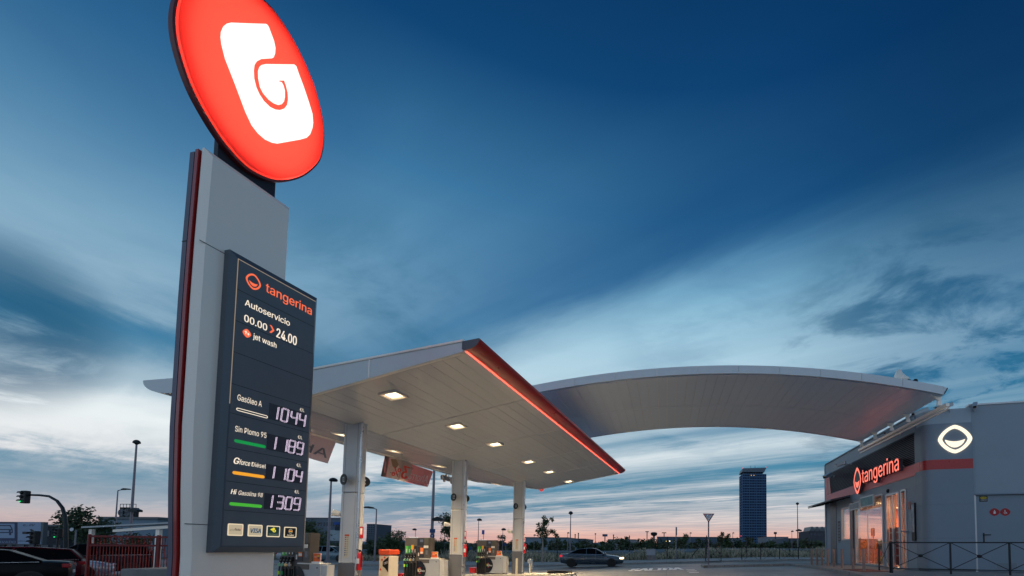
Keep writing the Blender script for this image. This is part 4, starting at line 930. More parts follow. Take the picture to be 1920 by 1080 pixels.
for f in (.03, .33, .52, .74, .95):
    b0 = AX(xr - .1, f, -TH - .01)
    mb = MB(); mb.slab([b0 + Vector((u, 0, v)) for u, v in ((-.14, 0), (.16, 0), (.1, -.14), (.16, -.3), (-.02, -.3), (.0, -.14))], (0, .05, 0)); mb.tube([b0 + Vector((.05, -.02, -.12)), b0 + Vector((.05, .07, -.12))], .04, 8); mb.build('bracket', m_grey, ar, tri=True)
mb = MB(); a, c = AX(xr + .02, -.02, -TH - .37), AX(xr + .02, 1.02, -TH - .37); d_ = (c - a); L_ = d_.length; mb.box((a + c) / 2, (1, 1, 1), ax=(Vector((.12, 0, 0)), d_, UP * .1)); mb.box((a + c) / 2 + Vector((.04, 0, -.12)), (1, 1, 1), ax=(Vector((.05, 0, 0)), d_, UP * .05)); mb.build('support_beam', m_grey, ar)
# two posts carry the hidden end on the pump canopy
mb = MB()
for f in (.2, .8):
    b0 = AX(xl - .9, f, -TH); mb.tube([b0, Vector((b0.x, b0.y, 5.2))], .06, 8)
mb.build('post', m_grey, ar)
# dish aerial on the arch
p = AT(1691, 706, YA + .6); p.z = arcz(p.x) + .0
dsh = thing('dish_aerial', 'small grey dish aerial with a round drum on the arched roof', 'aerial', p)
mb = MB(); mb.lathe(p + Vector((-.14, 0, .3)), [(0, .36), (.05, .36), (.10, .25), (.2, .1), (.28, .02), (.3, 0), (.28, -.01), (0, -.02)], 18, (1, 0, 0)); mb.build('dish', m_grey, dsh, smooth=True)
mb = MB(); mb.lathe(p + Vector((.2, 0, .16)), [(0, 0), (.1, 0), (.1, .06), (.07, .08), (.07, .2), (.12, .22), (.12, .28), (0, .28)], 14, (1, 0, 0)); mb.tube([p + Vector((.25, 0, -.02)), p + Vector((.25, 0, .16))], .03, 8); mb.tube([p + Vector((.0, 0, -.02)), p + Vector((.0, 0, .2))], .03, 8); mb.build('drum', m_black, dsh)

# ------------------------------------------------------------------ shop
FA = Vector((9.64, 16.8, 0)); AA = Vector((sin(radians(1.01)), cos(radians(1.01)), 0)); NF = Vector((-AA.y, AA.x, 0))
def fa(px, py, o=0): p = ONP(px, py, FA + NF * o, NF); return (p - FA - NF * o).dot(AA), p.z
def FPt(a, o, z): q = FA + AA * a + NF * o; return Vector((q.x, q.y, z))
ZG = .45
shop = thing('shop_building', 'low grey service station shop with lit orange lettering and a rounded corner pier', 'shop', (9.8, 16.8, ZG))
m_wall = M('shop panel grey', (.19, .235, .285, 1), .48, .15, var=.05, scale=.9)
m_wall2 = M('shop wall', (.27, .32, .37, 1), .6, .05, var=.06, scale=.7)
m_band = M('glow-lit red band', S(222, 128, 128), .5, var=.06, scale=2, streak=(6, 6, 1))  # red lightened in its own colour for the glow of the sign LEDs
m_alu = M('aluminium frame', (.5, .5, .51, 1), .35, .6, var=.05)
def fbox(mb, a0, a1, o0, o1, z0, z1): mb.box(FPt((a0 + a1) / 2, (o0 + o1) / 2, (z0 + z1) / 2), (1, 1, 1), ax=(AA * (a1 - a0), NF * (o1 - o0), UP * (z1 - z0)))
aE = fa(1549, 1000)[0]; a2 = fa(1716, 900)[0]
zB0, zB1, zL1, zP = 4.13, 4.58, 5.84, 6.5
A = lambda px: fa(px, 1000)[0]
# upper facade
mb = MB(); fbox(mb, a2, aE, -.3, 0, zB0, zB1); bnd = mb.build('red_band', m_band, shop)
mb = MB(); fbox(mb, a2, aE - .0, -.3, -.02, zL1, zP); fbox(mb, a2, aE, -.34, .03, zP, zP + .05); mb.build('parapet', m_wall, shop)
mb = MB(); fbox(mb, a2, aE - .35, -.25, -.16, zB1, zL1); lv = mb.build('louvre_back', m_black, shop)
mb = MB(); nl = 17
for k in range(nl):
    z = zB1 + (zL1 - zB1) * (k + .5) / nl
    mb.slab([FPt(a2, -.03, z - .012), FPt(aE - .35, -.03, z - .012), FPt(aE - .35, -.11, z + .03), FPt(a2, -.11, z + .03)], UP * .012)
mb.build('louvre_slats', M('louvre slat', S(120, 120, 132), .35, .5), lv)
mb = MB(); fbox(mb, aE - .33, aE, -.3, .0, zB1, zL1 - .05); mb.build('end_block', m_band, shop)
mb = MB(); mb.slab([FPt(aE - .34, .002, zB1), FPt(aE - .34, .002, zL1 - .05), FPt(aE - .6, -.02, zL1 - .05), FPt(aE - .9, -.02, zB1 + .02)], -NF * .02); mb.build('red_return', redm, shop)
# ground floor wall with openings: list of (a0,a1,z0,z1) solids between openings
mb = MB(); zc_ = zB0
open_ = [(A(1699), A(1690)), (A(1686), A(1662)), (A(1655), A(1603)), (A(1594), A(1578))]
ed = [a2] + [v for o in open_ for v in o] + [aE]
for i in range(0, len(ed), 2): fbox(mb, ed[i], ed[i + 1], -.25, -.03 if i < 8 else -.03, ZG, zB0)
tops = [fa(1695, 918)[1], fa(1675, 925)[1], fa(1640, 930)[1], fa(1585, 952)[1]]; sill = [ZG, ZG, ZG + .05, fa(1585, 1013)[1]]
for (o0, o1), zt_, sl_ in zip(open_, tops, sill):
    fbox(mb, o0, o1, -.25, -.03, zt_, zB0)
    if sl_ > ZG + .01: fbox(mb, o0, o1, -.25, -.03, ZG - .02, sl_)
mb.build('front_wall', m_wall2, shop)
m_gl = glass('shop glass', (.80, .84, .86, 1), .38)
m_gl2 = glass('door glass', (.85, .80, .78, 1), .035, graz=.05)
for k, ((o0, o1), zt_, sl_) in enumerate(zip(open_, tops, sill)):
    mb = MB(); f_ = .05
    fbox(mb, o0 - .04, o0 + f_, -.16, .0, sl_, zt_); fbox(mb, o1 - f_, o1 + .04, -.16, .0, sl_, zt_); fbox(mb, o0 + f_, o1 - f_, -.16, .0, zt_ - f_, zt_ + .03); fbox(mb, o0 + f_, o1 - f_, -.16, .0, sl_, sl_ + .06)
    if k == 1: fbox(mb, (o0 + o1) / 2 - .04, (o0 + o1) / 2 + .04, -.15, -.01, sl_ + .06, zt_ - f_)
    if k == 2: fbox(mb, o0 + (o1 - o0) * .55, o0 + (o1 - o0) * .55 + .02, -.1, -.06, sl_ + .06, zt_ - f_)
    fr3 = mb.build('sliding_door' if k == 1 else 'window', m_alu, shop)
    mb = MB(); fbox(mb, o0 + f_, o1 - f_, -.095, -.075, sl_ + .06, zt_ - f_); mb.build('pane', m_gl2 if k < 2 else m_gl, fr3)
    if k == 1:
        for (u0, u1) in ((.08, .46), (.54, .92)):
            mb = MB(); fbox(mb, o0 + (o1 - o0) * u0, o0 + (o1 - o0) * u1, -.115, -.105, ZG + .15, ZG + 1.75); pt = mb.build('door_poster', M('poster red', S(170, 52, 44), .6, var=.25, scale=3), fr3)
        mb = MB()
        for (u, s_) in ((.5, 'Bienvenidos'), ): pass
        for r_ in range(4):
            for u in (.30, .76): fbox(mb, o0 + (o1 - o0) * (u - .13), o0 + (o1 - o0) * (u + .13), -.104, -.102, ZG + 1.5 - r_ * .33, ZG + 1.56 - r_ * .33)
        mb.build('poster_lines', M('poster pale', S(206, 190, 186), .6), fr3)
# interior
mb = MB(); fbox(mb, a2 - .5, aE - .3, -6, -.3, ZG - .03, ZG + .01); mb.build('shop_floor', M('floor tile', (.35, .3, .27, 1), .3, var=.1), shop)
mb = MB(); fbox(mb, a2 + .05, aE - .3, -6, -.27, 3.7, 3.8); mb.build('ceiling', M('ceiling', (.6, .45, .35, 1), .7), shop)
mb = MB(); fbox(mb, a2 - .2, aE - .3, -6.1, -6, ZG, 3.8); fbox(mb, aE - .35, aE - .25, -6, -.26, ZG, 3.8); mb.build('back_wall', M('orange wall', S(236, 140, 84), .7, var=.1), shop)
mb = MB(); fbox(mb, a2 - .28, a2 - .16, -6, -.62, ZG - .05, 3.8); mb.build('light_stop_wall', M('orange wall', S(236, 140, 84), .7, var=.1), shop)  # unseen wall added to keep interior light from leaking past the pier
random.seed(21)
for sidx in range(3):
    a0 = a2 + .9 + sidx * 3.0
    mb = MB(); fbox(mb, a0, a0 + 2.2, -3.1, -2.6, ZG, ZG + 1.5); sh = mb.build('shelf_unit', M('shelf', (.4, .4, .42, 1), .5), shop)
    for r_ in range(4):
        mb = MB()
        for k in range(10): fbox(mb, a0 + .05 + .21 * k, a0 + .05 + .21 * k + .17, -2.59, -2.45, ZG + .12 + r_ * .36, ZG + .12 + r_ * .36 + random.uniform(.16, .28))
        mb.build('goods', M('goods %d' % r_, S(*[(220, 190, 70), (200, 70, 50), (80, 130, 170), (190, 190, 180)][r_]), .5, var=.5, scale=5), sh)
mb = MB(); fbox(mb, A(1683), A(1664), -1.9, -1.85, 2.75, 3.2); mb.build('lit_sign_box', E('red shop light box', (255, 96, 70), 1.1), shop)
for a_ in (a2 + 1.2, a2 + 3.4, a2 + 6.0, a2 + 8.6):
    for o_ in (-1.3, -3.6):
        mb = MB(); mb.lathe(FPt(a_, o_, 3.66), [(0, 0), (.16, 0), (.16, .04), (0, .04)], 14); mb.build('ceiling_lamp', E('shop lamp', (255, 214, 150), 3.5), shop)
        l_ = bpy.data.lights.new('shop_lamp', 'AREA'); l_.size = .3; l_.energy = 95; l_.color = (1, .66, .40); ob = bpy.data.objects.new('shop_lamp', l_); COL.objects.link(ob); ob.parent = shop; ob.location = FPt(a_, o_, 3.62) - Vector(shop['_o'])
# hanging sign boards above the window
for (pa, pb, y0, y1, nm) in ((1611, 1592, 942, 956, 'red framed'), (1637.5, 1612.5, 930, 950, 'green tinted')):
    pa_, pb_ = fa(pa, 950, .25), fa(pb, 950, .25); z1_, z0_ = fa((pa + pb) / 2, y0, .25)[1], fa((pa + pb) / 2, y1, .25)[1]
    q = lambda a, o, z: FA + AA * a + NF * (o) + UP * z
    mb = MB(); fbox(mb, pa_[0], pb_[0], .17, .25, z0_, z1_); sg_ = mb.build('sign_board', m_alu, shop, bevel=.01); sg_['label'] = nm + ' glossy sign board over the window'
    mb = MB(); fbox(mb, pa_[0] + .06, pb_[0] - .06, .251, .256, z0_ + .05, z1_ - .05); mb.build('board_glass', M('board glass ' + nm, S(96, 84, 88) if nm[0] == 'r' else S(88, 116, 112), .12, 0, var=.25, scale=4), sg_)
# thin awning at the far end
mb = MB(); aw0, aw1 = A(1596), aE + .2
mb.slab([FPt(aw0, .03, zB0 - .05), FPt(aw1, .03, zB0 - .05), FPt(aw1, 1.05, zB0 - .28), FPt(aw0, 1.05, zB0 - .28)], UP * .06); aw_ = mb.build('awning', m_dgrey, shop)
mb = MB()
for k in range(6): u = k / 5; mb.slab([FPt(aw0 + (aw1 - aw0) * u, .03, zB0 - .13), FPt(aw0 + (aw1 - aw0) * u + .04, .03, zB0 - .13), FPt(aw0 + (aw1 - aw0) * u + .04, 1.02, zB0 - .34), FPt(aw0 + (aw1 - aw0) * u, 1.02, zB0 - .34)], UP * .05)
mb.build('awning_rib', m_black, aw_)
mb = MB(); fbox(mb, A(1568) , A(1557), -.03, -.01, ZG, zB0 - .06); mb.build('recess_shade', m_dgrey, shop)  # flat dark panel on the wall, painted for the shade of a recess
mb = MB(); fbox(mb, A(1575), A(1570.5), -.03, -.02, fa(1572, 1015)[1], fa(1572, 977)[1]); vs_ = mb.build('vertical_sign', m_black, shop)
mb = MB(); zz = fa(1572, 979)[1]
for k in range(7): fbox(mb, A(1574.4), A(1571.2), -.02, -.016, zz - .17 - k * .17, zz - .06 - k * .17)
mb.build('sign_letters', M('pale print', S(120, 124, 130), .6), vs_)
mb = MB(); fbox(mb, A(1601), A(1596), -.03, .06, ZG, zB0 - .4); mb.build('pier', M('bronze pier', S(120, 104, 100), .4, .3), shop)
# lit poster case and small card machine right of the door
mb = MB(); fbox(mb, a2 + .02, A(1711.5), -.03, .05, fa(1715, 1014)[1], fa(1715, 943)[1]); pc_ = mb.build('poster_case', m_black, shop, bevel=.01)
mb = MB(); fbox(mb, a2 + .05, A(1712.2), .051, .056, fa(1715, 998)[1], fa(1715, 945)[1]); mb.build('poster', M('glossy poster', S(130, 140, 150), .15, var=.5, scale=6), pc_)
mb = MB(); fbox(mb, A(1707.5), A(1704), -.03, .0, fa(1707, 955)[1], fa(1707, 940)[1]); mb.build('notice', M('notice pink', S(170, 120, 110), .6, var=.3, scale=9), shop)
mb = MB(); mb.tube([FPt(A(1702), -.02, fa(1702, 997)[1]), FPt(A(1702), .3, fa(1702, 997)[1])], .03, 8); mb.build('door_rail', m_steel, shop)
mb = MB(); mb.lathe(FPt(A(1666), -.02, fa(1666, 920)[1]), [(0, 0), (.09, 0), (.07, .06), (0, .08)], 12, NF); mb.build('door_sensor', m_black, shop)
# lit name sign: letters on grey returns, standing off the louvres
mlet = E('lit coral letters', (255, 120, 100), 1.35); m_ret = M('letter return', S(94, 84, 96), .4, .3)
OFS = .22
p0, p1 = fa(1616.5, 907.5, OFS), fa(1685.5, 882, OFS)
zbase = (p0[1] + p1[1]) / 2
def SP(a, z): q = FA + AA * a + NF * OFS; return Vector((q.x, q.y, z))
nm_ = None
Xs = -AA                                              # reading direction runs towards the camera
zb0 = fa(1618, 906, OFS)[1]; zb1 = fa(1685, 881, OFS)[1]; hcap = fa(1617.5, 883, OFS)[1] - zb0
mb = MB(); put_text(mb, 'tangerina', SP(p0[0], (zb0 + zb1) / 2), Xs, UP, w=p0[0] - p1[0], h=hcap * 1.12, bold=.02, thick=.16, N=NF)
sgb = mb.build('name_sign', m_ret, shop)
mb = MB(); put_text(mb, 'tangerina', SP(p0[0], (zb0 + zb1) / 2) + NF * .004, Xs, UP, w=p0[0] - p1[0], h=hcap * 1.12, bold=.012); mb.build('letter_faces', mlet, sgb)
ci = fa(1607.5, 901.5, OFS); ce = fa(1600, 900, OFS); cr_ = SP(ci[0], ci[1]); rx = abs(fa(1600.6, 900, OFS)[0] - ci[0]); rz = (fa(1607.5, 876, OFS)[1] - fa(1607.5, 927, OFS)[1]) / 2
mb = MB(); ring(mb, cr_, Xs, UP, rx, rz, .03, 1.45, 40, .16, NF); mb.build('emblem_return', m_ret, sgb)
mb = MB(); ring(mb, cr_ + NF * .004, Xs, UP, rx, rz, .78); smile(mb, cr_ + NF * .004, Xs, UP, rx, rz); mb.build('emblem_face', mlet, sgb)
mb = MB(); ring(mb, cr_ + NF * .002, Xs, UP, rx * .8, rz * .8, .02); mb.build('emblem_ground', m_black, sgb)
mb = MB()
for a_, b_ in ((p1[0] + .1, 0), ((p0[0] + p1[0]) / 2, 0), (p0[0], 0)): mb.tube([FPt(a_, OFS - .16, zb0 + .3), FPt(a_, -.1, zb0 + .1)], .02, 6)
mb.build('sign_bracket', m_alu, sgb)
l_ = bpy.data.lights.new('letter_glow', 'AREA'); l_.shape = 'RECTANGLE'; l_.size = abs(p0[0] - p1[0]) + 1; l_.size_y = .4; l_.energy = 2.6; l_.color = (1, .2, .14)
ob = bpy.data.objects.new('letter_glow', l_); COL.objects.link(ob); ob.parent = shop; ob.location = FPt((p0[0] + p1[0]) / 2, OFS + .02, zb0 + hcap * .5) - Vector(shop['_o']); ob.rotation_euler = NF.to_track_quat('-Z', 'Y').to_euler()
# rounded corner pier
BR = Vector((cos(radians(13.5)), -sin(radians(13.5)), 0)); BN = Vector((-sin(radians(13.5)), -cos(radians(13.5)), 0))
def pier_prof(off=0):
    o = [FA + AA * a2 + NF * off]; r = .32
    A1 = FA + AA * r; B1 = FA + BR * r
    for j in range(9):
        t = j / 8; q = A1.lerp(FA, t).lerp(FA.lerp(B1, t), t); nn_ = NF.lerp(BN, t).normalized(); o.append(q + nn_ * off)
    o.append(FA + BR * 1.6 + BN * off); o += [FA + BR * 1.6 - BN * .6, FA + AA * a2 - NF * .6 + BR * .2]
    return o
zCt = 5.94
def pier_part(name, z0, z1, off, mat, front_only=False, par=shop):
    mb = MB(); pr_ = pier_prof(off); mb.loft([[p + UP * z0 for p in pr_], [p + UP * z1 for p in pr_]]); return mb.build(name, mat, par, smooth=True)
lv_ = [ZG + .1, fa(1716, 1004)[1], fa(1716, 945)[1], 4.225, 4.588, zCt]
prs = None
for z0, z1, off, mt2 in ((ZG, ZG + .1, -.05, m_dgrey), (ZG + .1, 1.67, 0, m_wall), (1.676, 2.92, 0, m_wall), (2.926, 4.225, 0, m_wall), (4.589, zCt, 0, m_wall)):
    pr_o = pier_part('corner_pier', z0, z1, off, mt2)
pier_part('pier_band', 4.225, 4.589, .003, redm)
pi2 = pier_part('pier_joints', 1.6, 4.0, -.02, m_dgrey)
# pier's left band repeats the facade band, LED glow painted into its colour
mb = MB(); mb.slab([FPt(.38, .006, 4.225), FPt(a2, .006, 4.225), FPt(a2, .006, 4.589), FPt(.38, .006, 4.589)], -NF * .002); mb.build('glow_band', m_band, shop)
mb = MB(); pr_ = pier_prof(-.08); mb.loft([[p + UP * zCt for p in pr_], [p + UP * 6.5 for p in pr_]]); mb.build('parapet_return', M('parapet pale', (.36, .42, .47, 1), .55, var=.05), shop, smooth=True)
# emblem on the pier front
PB = FA + BN * .05
def pb(px, py): return ONP(px, py, PB, BN)
ec = pb(1791, 823); rx = (pb(1823, 823) - pb(1759, 823)).length / 2; rz = (pb(1791, 796.5).z - pb(1791, 849.5).z) / 2
mem = E('lit warm white emblem', (255, 240, 215), 1.25)
mb = MB(); ring(mb, ec, BR, UP, rx, rz, .76, 1.5, 48, .05, BN); em = mb.build('emblem', mem, shop)
mb = MB(); smile(mb, ec - UP * rz * .04, BR, UP, rx * 1.03, rz * 1.05, .05, BN); mb.build('emblem_smile', mem, em, tri=True)
# right hand wall, door
WO = FA + BR * 1.6 - BN * .10
def wb(px, py, o=0): p = ONP(px, py, WO + BN * o, BN); return (p - WO).dot(BR), p.z
def wbox(mb, r0, r1, o0, o1, z0, z1): q = WO + BR * ((r0 + r1) / 2) + BN * ((o0 + o1) / 2) + UP * ((z0 + z1) / 2); mb.box(q, (1, 1, 1), ax=(BR * (r1 - r0), BN * (o1 - o0), UP * (z1 - z0)))
zD = wb(1880, 926)[1]
mb = MB(); wbox(mb, -.05, 8, -.3, 0, zD, 6.58); wbox(mb, 3.2, 8, -.3, 0, ZG, zD); wbox(mb, -.05, .03, -.3, -.04, ZG, zD); mb.build('side_wall', m_wall2, shop)
mb = MB(); wbox(mb, -.06, 8, -.32, .03, 6.58, 6.64); mb.build('wall_coping', m_alu, shop)
mb = MB(); wbox(mb, -.0, 8, .0, .05, zD - .02, zD + .03); mb.build('lintel', m_wall, shop)
mb = MB(); wbox(mb, .03, .10, -.2, -.03, ZG, zD - .02); mb.build('door_frame', m_alu, shop)
mb = MB(); wbox(mb, .105, 3.2, -.18, -.06, ZG + .02, zD - .025); dr = mb.build('door', m_wall, shop)
hp = WO + BR * wb(1846, 1008)[0] - BN * .055; hz2 = wb(1846, 1008)[1]
mb = MB(); mb.box(hp + UP * hz2, (1, 1, 1), ax=(BR * .04, BN * .03, UP * .34)); mb.tube([hp + UP * (hz2 + .1), hp + UP * (hz2 + .1) + BN * .08, hp + UP * (hz2 + .1) + BN * .08 + BR * .2], .017, 8); mb.build('handle', m_black, dr)
r0, z1_ = wb(1837.5, 930); r1, z0_ = wb(1853, 940)
mb = MB(); wbox(mb, r0, r1, -.058, -.05, z0_, z1_); st = mb.build('notice', m_black, dr)
mb = MB(); cN = WO + BR * ((r0 + r1) / 2) - BN * .049 + UP * (z0_ + (z1_ - z0_) * .68); ring(mb, cN, BR, UP, (r1 - r0) * .4, (z1_ - z0_) * .22, .02, 2.6); mb.build('notice_oval', M('notice yellow', S(190, 166, 30), .5), st)
mb = MB(); put_text(mb, 'DANGER', cN + BN * .002 - UP * .02, BR, UP, w=(r1 - r0) * .55, h=.04, align='C'); mb.build('notice_text', m_black, st)
mb = MB(); put_text(mb, 'ATENCION', WO + BR * ((r0 + r1) / 2) - BN * .049 + UP * (z0_ + .03), BR, UP, w=(r1 - r0) * .8, h=.045, align='C'); mb.build('notice_text', mwp, st)
for px, k in ((1866, 0), (1886.2, 1)):
    r_, z_ = wb(px, 959.8); c_ = WO + BR * r_ - BN * .052 + UP * z_
    mb = MB(); ring(mb, c_, BR, UP, .165, .14, .02, 1.6); sg_ = mb.build('door_sign', M('sign deep red', S(160, 22, 26), .5, var=.03), dr); sg_['label'] = ('red rounded sign with a baby changing symbol', 'red rounded sign with a wheelchair symbol')[k]
    mb = MB(); c2 = c_ + BN * .004; q = lambda u, v: c2 + BR * u + UP * v
    if k == 0:
        ring(mb, q(0, .05), BR, UP, .016, .018, .02, 2); mb.quad(q(-.045, .02), q(.045, .02), q(.02, -.005), q(-.02, -.005)); mb.quad(q(-.03, -.012), q(.03, -.012), q(.045, -.035), q(.02, -.06), q(-.02, -.06), q(-.045, -.035))
    else:
        ring(mb, q(-.01, .055), BR, UP, .014, .016, .02, 2); mb.quad(q(-.02, .04), q(-.005, .04), q(.0, -.005), q(-.015, -.005)); mb.quad(q(-.012, .0), q(.03, .0), q(.03, -.014), q(-.012, -.014)); mb.quad(q(.02, -.005), q(.032, -.005), q(.062, -.055), q(.048, -.06)); ring(mb, q(-.008, -.03), BR, UP, .04, .042, .72, 2)
    mb.build('symbol', mwp, sg_)
r0, z1_ = wb(1868, 1055.5); r1, z0_ = wb(1910, 1066)
mb = MB(); wbox(mb, r0, r1, -.062, -.045, z0_, z1_); vt = mb.build('vent', m_wall2, dr)
mb = MB()
for k in range(6): z = z0_ + (z1_ - z0_) * (k + .5) / 6; wbox(mb, r0 + .02, r1 - .02, -.047, -.04, z - .008, z + .006)
mb.build('vent_slats', m_dgrey, vt)
# body of the building behind and its roof
mb = MB(); fbox(mb, a2, aE, -8, -.32, 6.0, 6.2); mb.build('flat_roof', m_dgrey, shop)
mb = MB(); fbox(mb, aE - .02, aE + .2, -8, -.0, ZG, zB0 - .002); fbox(mb, aE + .002, aE + .2, -8, -.0, zB0 + .002, zP); mb.build('end_wall', m_wall2, shop)

# ------------------------------------------------------------------ cameras on the shop
mcm = M('camera shell', (.42, .44, .46, 1), .4, .2)
def cctv(tail, nose, mount, label, w=.15, par=None):
    tail, nose, mount = Vector(tail), Vector(nose), Vector(mount)
    t_ = thing('security_camera', label, 'camera', mount, 'cameras along the shop roof edge')
    d_ = (nose - tail); L_ = d_.length; d_.normalize(); s_ = d_.cross(UP).normalized(); u_ = s_.cross(d_)
    mb = MB(); c_ = (tail + nose) / 2; mb.box(c_, (1, 1, 1), ax=(d_ * L_, s_ * w, u_ * w * .8)); mb.box(c_ + u_ * w * .45 + d_ * .04, (1, 1, 1), ax=(d_ * (L_ + .1), s_ * w * 1.15, u_ * w * .08)); h_ = mb.build('housing', mcm, t_, bevel=.012)
    mb = MB(); mb.box(nose + d_ * .004, (1, 1, 1), ax=(d_ * .01, s_ * w * .75, u_ * w * .55)); mb.build('lens_window', m_black, h_)
    mb = MB(); mb.tube([tail + d_ * L_ * .3 - u_ * w * .4, tail + d_ * L_ * .25 - u_ * w * .7, mount], .022, 6); mb.lathe(mount, [(0, -.01), (.06, -.01), (.06, .02), (0, .02)], 10, NF); mb.build('bracket', mcm, t_)
def fw(px, py, o): a, z = fa(px, py, o); return FPt(a, o, z)
cctv(fw(1586, 867.5, .35), fw(1570, 872.5, .7), fw(1596, 869, -.02), 'grey camera on the shop facade above the far end of the louvres')
cctv(fw(1557, 889, .35), fw(1546, 895, .85), fw(1564, 893, -.02), 'grey camera at the far corner of the shop, lowest of the row', .2)
cctv(fw(1738, 767, .05), fw(1712, 777, .75), fw(1750, 776, -.02), 'long grey camera under the near end of the arched roof', .13)
WB2 = WO
def ww(px, py, o): p = ONP(px, py, WO + BN * o, BN); return p
cctv(ww(1786, 758, .25), ww(1755, 766, .35), ww(1780, 771, .0), 'grey camera over the corner pier pointing left', .13)
cctv(ww(1829, 757, .12), ww(1827.5, 763, .55), ww(1826, 770, .0), 'grey camera over the corner pier pointing at the viewer', .13)
cctv(fw(1672, 808, .1), fw(1659, 812, .5), fw(1688, 814, -.02), 'slim grey camera with a long arm over the middle of the louvres', .10)

# ------------------------------------------------------------------ bollards and railings
mbol = M('bollard timber', S(150, 128, 118), .6, var=.12, scale=5)
bl = [(1522, 1059), (1532, 1060.3), (1541, 1061.3), (1552, 1063), (1563.5, 1064.3), (1579, 1068), (1599.5, 1070), (1620, 1072)]
b0 = None
for i, (px, py) in enumerate(bl):
    Y = F * (H - .40) / (py - (1030 + ROLL * (px - CX))); Y = (25.5, 24.8, 24.2, 23.2, 22.2, 20.9, 19.4, 18.2)[i]; p = AT(px, py, Y); p.z = gz(p.x) + .14
    if b0 is None:
        mb = MB(); mb.lathe(p, [(.06, 0), (.06, .86), (.05, .89), (0, .9)], 14); b0 = mb.build('bollard', mbol, base=p, smooth=True); o = b0
    else: o = b0.copy(); COL.objects.link(o); o.location = p
    ordw = ('farthest from the shop door', 'second from the far end', 'third from the far end', 'fourth from the far end', 'fourth from the near end', 'third from the near end', 'second from the near end', 'nearest to the black railing')[i]
    tag(o, 'slim brown bollard along the shop kerb, ' + ordw, 'bollard', 'bollards along the shop kerb')
m_rail = M('railing paint', S(24, 28, 34), .4, .3, var=.1)
def railing(pts, zt, zb_, g, label, group, knob=True, r=.022, xbr=True):
    base = Vector((pts[0][0], pts[0][1], g)); t_ = thing('railing', label, 'railing', base, group)
    P = [Vector((x, y, 0)) for x, y in pts]
    mb = MB()
    for a, c in zip(P[:-1], P[1:]):
        d_ = (c - a).normalized(); s_ = Vector((-d_.y, d_.x, 0)); L_ = (c - a).length
        mb.box((a + c) / 2 + UP * zt, (1, 1, 1), ax=(d_ * (L_ + .04), s_ * .05, UP * .04)); mb.build('rail', m_rail, t_); mb = MB(); mb.box((a + c) / 2 + UP * zb_, (1, 1, 1), ax=(d_ * (L_ - .04), s_ * .04, UP * .03)); mb.build('rail', m_rail, t_); mb = MB()
    for a in P: mb = MB(); mb.box(a + UP * ((g + zt - .02) / 2), (r * 2, r * 2, zt - .02 - g)); mb.build('post', m_rail, t_)
    for a, c in zip(P[:-1], P[1:]):
        mb = MB(); mb.tube([a + UP * zt, c + UP * zb_], .012, 6); mb.tube([a + UP * zb_, c + UP * zt], .012, 6); br = mb.build('cross_brace', m_rail, t_)
        if knob: m_ = (a + c) / 2 + UP * ((zt + zb_) / 2); mb = MB(); mb.lathe(m_ - UP * .055, [(0, 0), (.05, .01), (.075, .04), (.075, .07), (.05, .1), (0, .11)], 12); mb.build('knob', m_rail, br, smooth=True)
    return t_
gR = .45
pA, pB, pC, pD, pE = AT(1648, 1040, 17.3), AT(1672, 1040, 15.3), AT(1782, 1040, 14.75), AT(1893, 1040, 14.2), AT(2010, 1040, 13.6)
railing([(p.x, p.y) for p in (pB, pC, pD, pE)], 1.475, .60, gR, 'black cross braced railing in front of the shop side door', 'railings by the shop')
railing([(p.x, p.y) for p in (pA, pB + Vector((-.03, .06, 0)))], 1.485, .62, gR, 'short return of black railing at the shop entrance', 'railings by the shop', knob=False)
for xa, xb, Y, nn_, lb in ((1323, 1352, 37.5, 1, 'small black railing behind the give way sign'), (1391, 1497, 38.4, 3, 'long black cross braced railing at the roadside near the tower')):
    q0, q1 = AT(xa, 1040, Y), AT(xb, 1040, Y); g = gz(q0.x) + .15; g2 = g
    pts = [(q0.x + (q1.x - q0.x) * k / nn_, Y) for k in range(nn_ + 1)]
    railing(pts, AT(xa, 1025.5, Y).z, AT(xa, 1052.5, Y).z, g, lb, 'railings across the road', r=.03)

# ------------------------------------------------------------------ give way sign, kerbside things
m_galv = M('galvanised steel', S(128, 124, 132), .5, .5, var=.08)
def gpt(px, Y, dz=0): p = AT(px, 1030, Y); p.z = gz(p.x) + dz; return p
p = gpt(1328.5, 29.3, .15); top = AT(1329, 963, 29.3); zt = top.z; bot = AT(1329, 980, 29.3).z
gw = thing('give_way_sign', 'white triangular give way sign with red border on a thin pole', 'road sign', p)
mb = MB(); mb.tube([p, Vector((p.x, p.y, zt - .1))], .045, 10); mb.build('pole', m_galv, gw)
hw_ = (AT(1340, 963, 29.3) - AT(1318, 963, 29.3)).length / 2
def tri(k, y): c_ = Vector((p.x, y, zt - (zt - bot) * .36)); return [c_ + Vector((u * hw_ * k, 0, v)) for u, v in ((-1, (zt - bot) * .36 * k), (1, (zt - bot) * .36 * k), (0, -(zt - bot) * .64 * k))]
mb = MB(); mb.slab(tri(1, p.y - .06), (0, .02, 0)); pl_ = mb.build('plate', M('sign border red', S(150, 30, 34), .45, var=.04), gw, bevel=.02)
mb = MB(); mb.slab(tri(.76, p.y - .064), (0, .003, 0)); mb.build('plate_face', M('sign white', S(205, 205, 210), .45, var=.04), pl_)
p = gpt(1267.5, 43, .16); zt = AT(1267, 988, 43).z
ps = thing('road_sign', 'narrow edge-on sign plate on a grey pole across the road', 'road sign', p)
mb = MB(); mb.tube([p, Vector((p.x, p.y, zt))], .05, 8); mb.build('pole', m_galv, ps)
